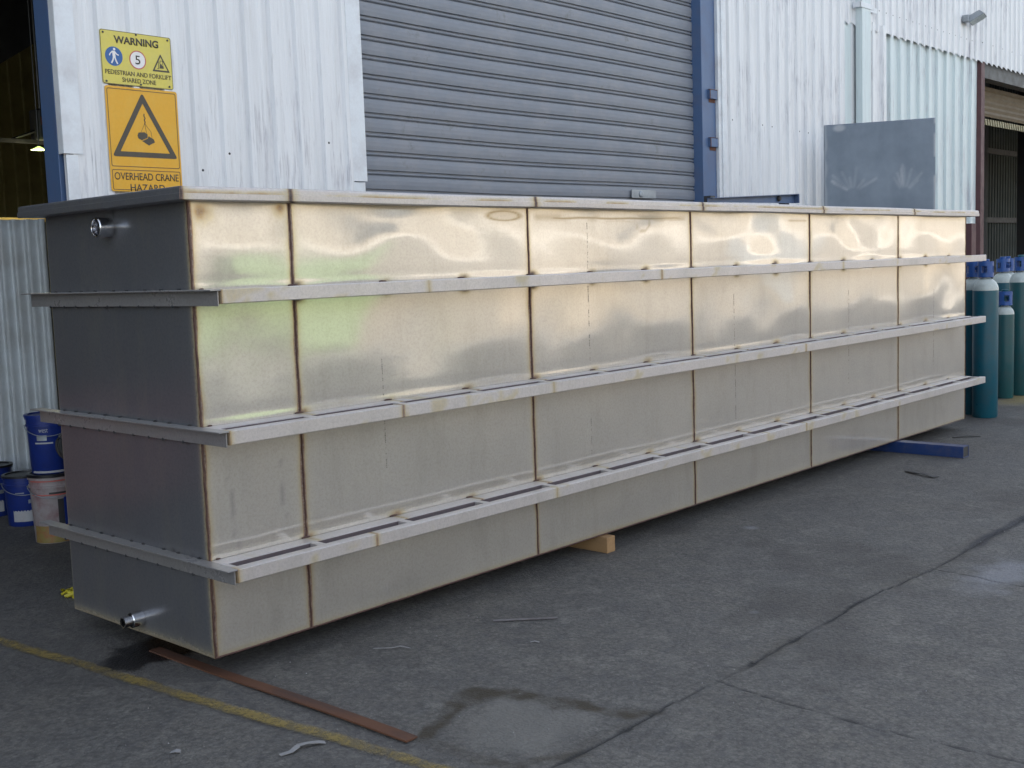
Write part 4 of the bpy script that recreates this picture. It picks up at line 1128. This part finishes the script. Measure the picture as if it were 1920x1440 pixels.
pail("blue pail with white lettering on top of the splashed white pail", 0.90, 3.28, z=0.471, h=0.40, r=0.140, kind=2, text=("west", 0.74, -14, 0.06, 0.99))
sp_ = MB(); arc_label(sp_, 0.1345, 0.006, 0.12, 180, 300, th=0.002); o_ = sp_.build("paint_splash", M['splash'], [o for o in bpy.data.objects if o.name == "paint_pail.002"][0], smooth=True)
# dark round thing beside the upper pail
t = thing("cable_coil", "dark brown cable coil hanging against the upper blue pail", "coil", (0.93, 3.08, 0.66))
for k in range(5):
    rr_ = 0.07 - 0.008 * (k % 3)
    face = math.atan2(-4.23 - 3.1, -2.68 - 0.93)
    a_ = Vector((-math.sin(face), math.cos(face), 0))
    pts = [a_ * rr_ * math.cos(u) + Vector((0, 0, 1.25 * rr_ * math.sin(u))) + Vector((0.004 * k, -0.010 * k, 0)) for u in np.linspace(0, 6.283, 25)]
    MB().tube(pts, 0.010, 8).build("cable_loop", M['darkmetal'], t, smooth=True)

# corrugated fence sheet
P0, P1 = Vector((1.66, 4.66)), Vector((0.62, 5.66))
dL = (P1 - P0); ln = dL.length; dL.normalize(); nL = Vector((-dL.y, dL.x))
s_ = np.linspace(0, ln, int(ln / 0.0065)); zz_ = np.linspace(0.0, 1.0, 9)
S_, V_ = np.meshgrid(s_, zz_, indexing='ij')
off = 0.030 * np.sin(S_ / 0.105 * 2 * math.pi)
CX = P0.x + dL.x * S_ + nL.x * off; CY = P0.y + dL.y * S_ + nL.y * off; CZ = V_ * (2.245 + 0.012 * S_)
M['corr'] = paint("dull_galvanised_sheet", (0.62, 0.66, 0.68), 0.5, (0.22, 0.19, 0.14), 0.45, 4, metallic=0.0, stretch=(0.5, 0.5, 0.5))
fe = thing("corrugated_fence", "grey corrugated iron screen standing in the doorway behind the pails", "screen", (0, 0, 0))
grid_obj("corrugated_sheet", CX, CY, CZ, M['corr'], fe, solid=0.002)
rl = MB()
for z_ in (0.5, 1.9):
    q0 = P0 + nL * -0.05; 
    a_, b_2 = P0 - nL * 0.03, P1 - nL * 0.03; c_2, d_2 = P1 - nL * 0.09, P0 - nL * 0.09
    rl.prism([(a_.x, a_.y), (b_2.x, b_2.y), (c_2.x, c_2.y), (d_2.x, d_2.y)], z_, z_ + 0.06, 'z')
# rails belong behind the sheet, on the side away from the yard
rl2 = MB()
for z_ in (0.5, 1.9):
    a_, b_2 = P0 + nL * -0.03, P1 + nL * -0.03
    rl2.prism([(P0.x + 0.03, P0.y + 0.03), (P1.x + 0.03, P1.y + 0.03), (P1.x + 0.08, P1.y + 0.08), (P0.x + 0.08, P0.y + 0.08)], z_, z_ + 0.06, 'z')
split_build(rl2, "rear_rail", M['galv'], fe)
M['yellowbar'] = paint("yellow_steel", (0.60, 0.42, 0.14), 0.5, (0.25, 0.17, 0.07), 0.4, 8)
t = thing("yellow_rail", "pale yellow horizontal rail inside the doorway just above the corrugated screen", "rail", (0, 7.0, 0))
MB().box(0.0, 4.2, 0, 0.06, 2.345, 2.385).build("rail_bar", M['yellowbar'], t, bevel=0.004)
for x_ in (0.4, 2.47, 4.1): MB().box(x_, x_ + 0.05, 0.061, 0.11, 0, 2.38).build("rail_post", M['darkmetal'], t)
# lit pendant lamp far inside
mt, nt, b = new_mat("lit_lamp")
b.inputs["Emission Color"].default_value = (0.50, 0.72, 0.16, 1); b.inputs["Emission Strength"].default_value = 0.9
b.inputs["Base Color"].default_value = (0.7, 0.8, 0.5, 1)
t = thing("pendant_lamp", "small lit greenish lamp hanging deep inside the dark left doorway", "lamp", (2.63, 7.0 - 0.35, 3.015))
MB().lathe([(0.075, 0.0), (0.06, 0.006), (0.03, 0.022), (0.012, 0.032)], 24).build("lamp_shade", mt, t, smooth=True)
ld_ = bpy.data.lights.new("lamp_light", 'POINT'); ld_.energy = 6; ld_.color = (1.0, 0.93, 0.55); ld_.shadow_soft_size = 0.1
lo_ = bpy.data.objects.new("lamp_light", ld_); lo_.location = (0, 0, -0.15); link(lo_, t)
MB().tube([(0, 0, 0.03), (0, 0, 1.6)], 0.006, 6).build("cord", M['black'], t)
t = thing("chain_hoist", "dark chain hoist and its boom seen in the gloom inside the left doorway", "hoist", (2.72, 6.8, 0))
MB().box(-0.05, 0.10, -0.1, 0.1, 3.12, 3.42).build("hoist_body", M['darkmetal'], t, bevel=0.02)
MB().box(-0.03, 0.12, -0.101, -0.102, 3.26, 3.34).build("hoist_cover", M['rust'], t)
MB().tube([(0.02, 0, 3.42), (0.02, 0, 5.2)], 0.012, 6).build("hoist_chain", M['black'], t)
MB().box(-4.0, 0.2, -0.02, 0.03, 3.09, 3.125).build("hoist_boom", M['black'], t)
MB().tube([(-0.02, 0, 3.22), (-0.28, 0, 3.12)], 0.014, 6).build("hoist_brace", M['black'], t)
MB().box(0.16, 0.24, -0.04, 0.05, 0, 5.0).build("hoist_mast", M['black'], t)

# ------------------------------------------------------------------ gas bottles
def bottle_mat(name, col):
    return paint(name, col, 0.32, (0.06, 0.07, 0.07), 0.4, 7)
M['teal'] = bottle_mat("teal_bottle_paint", (0.008, 0.090, 0.130))
M['tealg'] = bottle_mat("green_bottle_paint", (0.015, 0.082, 0.092))
M['shoulder'] = paint("shoulder_highlight", (0.45, 0.50, 0.48), 0.28, (0.25, 0.27, 0.25), 0.4, 9)  # pale tone holds the white highlight of the shoulder
M['capblue'] = paint("blue_valve_guard", (0.022, 0.085, 0.30), 0.35, (0.02, 0.04, 0.12), 0.4, 12)
def make_bottle(label, r, hb, ht, bodym, group="gas bottles beside the tank"):
    """hb = height where the shoulder starts, ht = top of the shoulder"""
    t = thing("gas_bottle", label, "gas bottle", (0, 0, 0), group)
    MB().lathe([(r * 0.93, 0.0), (r, 0.015), (r, hb * 0.5), (r, hb - 0.002)], 40).build("bottle_body", M[bodym], t, smooth=True)
    pr = [(r + 0.0002, hb - 0.002)]
    for k in range(1, 9):
        a = R(90 * k / 8 * 0.86); pr.append((r * math.cos(a) * 1.0 if k < 8 else 0.045, hb + (ht - hb) * math.sin(a) / math.sin(R(90 * 0.86))))
    MB().lathe(pr, 40).build("shoulder", M['shoulder'], t, smooth=True)
    MB().lathe([(0.035, ht - 0.004), (0.035, ht + 0.03)], 20).build("neck_ring", M['galv'], t, smooth=True)
    g = MB()                                        # guard: ring top and bottom, four uprights, side openings
    gr, g0, g1 = 0.078, ht + 0.004, ht + 0.165
    def ringy(z0, z1, ro, ri):
        g.lathe([(ri, z0), (ro, z0), (ro, z1), (ri, z1), (ri, z0)], 32, cap=False)
    ringy(g0, g0 + 0.045, gr, 0.036); ringy(g1 - 0.045, g1, gr, gr - 0.022)
    for k in range(4):
        a0 = 360 / 4 * k + 20
        arc_label(g, gr - 0.014, g0 + 0.044, g1 - 0.044, a0, a0 + 44, 6, th=0.014)
    g.build("valve_guard", M['capblue'], t, smooth=True)
    v = MB(); v.lathe([(0.020, ht + 0.02), (0.020, ht + 0.13), (0.014, ht + 0.135), (0.014, ht + 0.16), (0.036, ht + 0.165), (0.038, ht + 0.185), (0.030, ht + 0.19)], 20)
    v.tube([(0, 0, ht + 0.09), (-0.06, -0.03, ht + 0.09)], 0.014, 10)
    v.build("valve", M['teal'] if bodym == 'tealg' else M['capblue'], t, smooth=True)
    return t
ref = make_bottle("teal gas bottle with pale shoulder, frontmost at the far corner of the tank", 0.126, 1.325, 1.455, 'teal')
def place(o, x, y, rz=0): o.location = (x, y, 0); o.rotation_euler = (0, 0, R(rz)); return o
place(ref, 9.46, 0.135, 10)
for lab, x, y, rz in [("teal gas bottle half hidden behind the tank corner, left of the frontmost one", 9.66, 0.33, 50),
                      ("teal gas bottle in the back row behind the short green one, its left neighbour overlapped", 12.49, 0.95, 30),
                      ("teal gas bottle in the back row wedged behind the frontmost bottle", 12.13, 0.885, 75)]:
    c = copy_tree(ref); place(c, x, y, rz); c["label"] = lab
short = make_bottle("short green gas bottle with a blue guard between two taller ones", 0.100, 0.985, 1.085, 'tealg')
place(short, 11.13, 0.51, 35)
tallg = make_bottle("tall green gas bottle at the right edge of the picture", 0.126, 1.345, 1.475, 'tealg')
place(tallg, 11.51, 0.46, 0)

# rusty post stub beyond the tank end
o = MB().box(-0.07, 0.07, -0.05, 0.05, 0.0, 2.05).build("steel_post", M['redpaint'], None, bevel=0.004, loc=(10.95, 0.86, 0))
tag(o, "short rust-red steel post standing behind the far end of the tank", "post")

# ------------------------------------------------------------------ across the yard (unseen, shaped for the reflections)
opp = thing("warehouse", "sunlit cream warehouse across the yard, seen only mirrored in the steel", "warehouse", (0, -20, 0))
M['cream'] = paint("cream_wall_paint", (0.405, 0.355, 0.285), 0.7, (0.37, 0.33, 0.26), 0.3, 1.2)
M['greywall'] = paint("grey_beige_wall", (0.27, 0.245, 0.21), 0.7, (0.2, 0.18, 0.15), 0.4, 1.5)
M['whitestrip'] = paint("white_reflection_strip", (0.90, 0.87, 0.82), 0.4, (0.7, 0.68, 0.6), 0.2, 2)  # bright white for the strips added to mirror as thin highlights
MB().box(-12, 95, -8, 0, 0, 2.4).build("wall", M['greywall'], opp)
MB().box(-12, 95, -8, 0.02, 2.62, 5.2).build("wall", M['cream'], opp)
MB().box(-12, 95, -8, 0.10, 2.4, 2.62).build("reflection_strip", M['whitestrip'], opp)  # strip added for the bright curves mirrored in the steel
MB().prism([(-8.4, 5.2), (-4, 6.6), (0.4, 5.2), (0.4, 5.35), (-4, 6.75), (-8.4, 5.35)], -12.3, 95.3, 'x').build("roof", M['roofmat'], opp)
for x_ in (24, 38, 56):
    MB().box(x_, x_ + 4.6, 0.0, 0.05, 0, 2.45).build("door", M['galv'] if x_ == 38 else M['cream'], opp)
for x_ in (17, 31, 46, 66):
    MB().box(x_, x_ + 2.8, 0.03, 0.06, 3.1, 4.3).build("window", M['black'], opp)
apron = MB().box(-12, 95, -19.7, -13.7, -0.2, 0.012).build("concrete_apron", M['cream'], None); tag(apron, "sunlit pale concrete apron across the yard", None, kind="structure")
kb = MB().box(-12, 95, -13.7, -13.35, -0.2, 0.11).build("kerb", M['whitestrip'], None); tag(kb, "white kerb across the yard, unseen, added for a bright reflected line", None, kind="structure")  # added to mirror as a bright edge in the steel
sk = thing("waste_skip", "green waste skip across the yard, unseen, added for the green patch mirrored in the steel", "skip", (12.6, -16.2, 0))  # made up to give the green patch in the reflections
M['green'] = paint("bright_green_paint", (0.24, 0.36, 0.17), 0.5, (0.2, 0.28, 0.14), 0.3, 3)
MB().prism([(-1.9, 0.15), (1.9, 0.15), (2.5, 1.85), (-2.5, 1.85)], -0.9, 0.9, 'y').build("skip_body", M['green'], sk, bevel=0.02)
MB().box(-2.55, 2.55, -0.95, 0.95, 1.851, 1.95).build("skip_rim", M['green'], sk, bevel=0.01)
for x_ in (-1.2, 1.2): MB().box(x_ - 0.1, x_ + 0.1, -0.8, 0.8, 0.0, 0.15).build("skid", M['darkmetal'], sk)

# unseen red cabinet added for the reddish band mirrored in the tank's end
M["dullred"] = paint("dull_red_paint", (0.26, 0.045, 0.04), 0.5)
tc = thing("tool_cabinet", "red steel tool cabinet inside the left doorway, unseen, added for a reddish reflection", "cabinet", (-1.55, 3.7, 0))
MB().box(-0.75, 0.75, -0.25, 0.25, 0.12, 0.94).build("cabinet_body", M['dullred'], tc, bevel=0.01)
for k in range(3):
    dr = MB().box(-0.70, 0.70, -0.265, -0.251, 0.17 + k * 0.26, 0.40 + k * 0.26).build("drawer", M['dullred'], tc, bevel=0.004)
    MB().box(-0.3, 0.3, -0.285, -0.266, 0.34 + k * 0.26, 0.36 + k * 0.26).build("handle", M['galv'], dr)
for x_ in (-0.65, 0.65):
    for y_ in (-0.18, 0.18): MB().lathe([(0.02, 0.0), (0.05, 0.02), (0.05, 0.08), (0.02, 0.118)], 16, M=Matrix.Translation((x_, y_, 0))).build("castor", M['black'], tc)
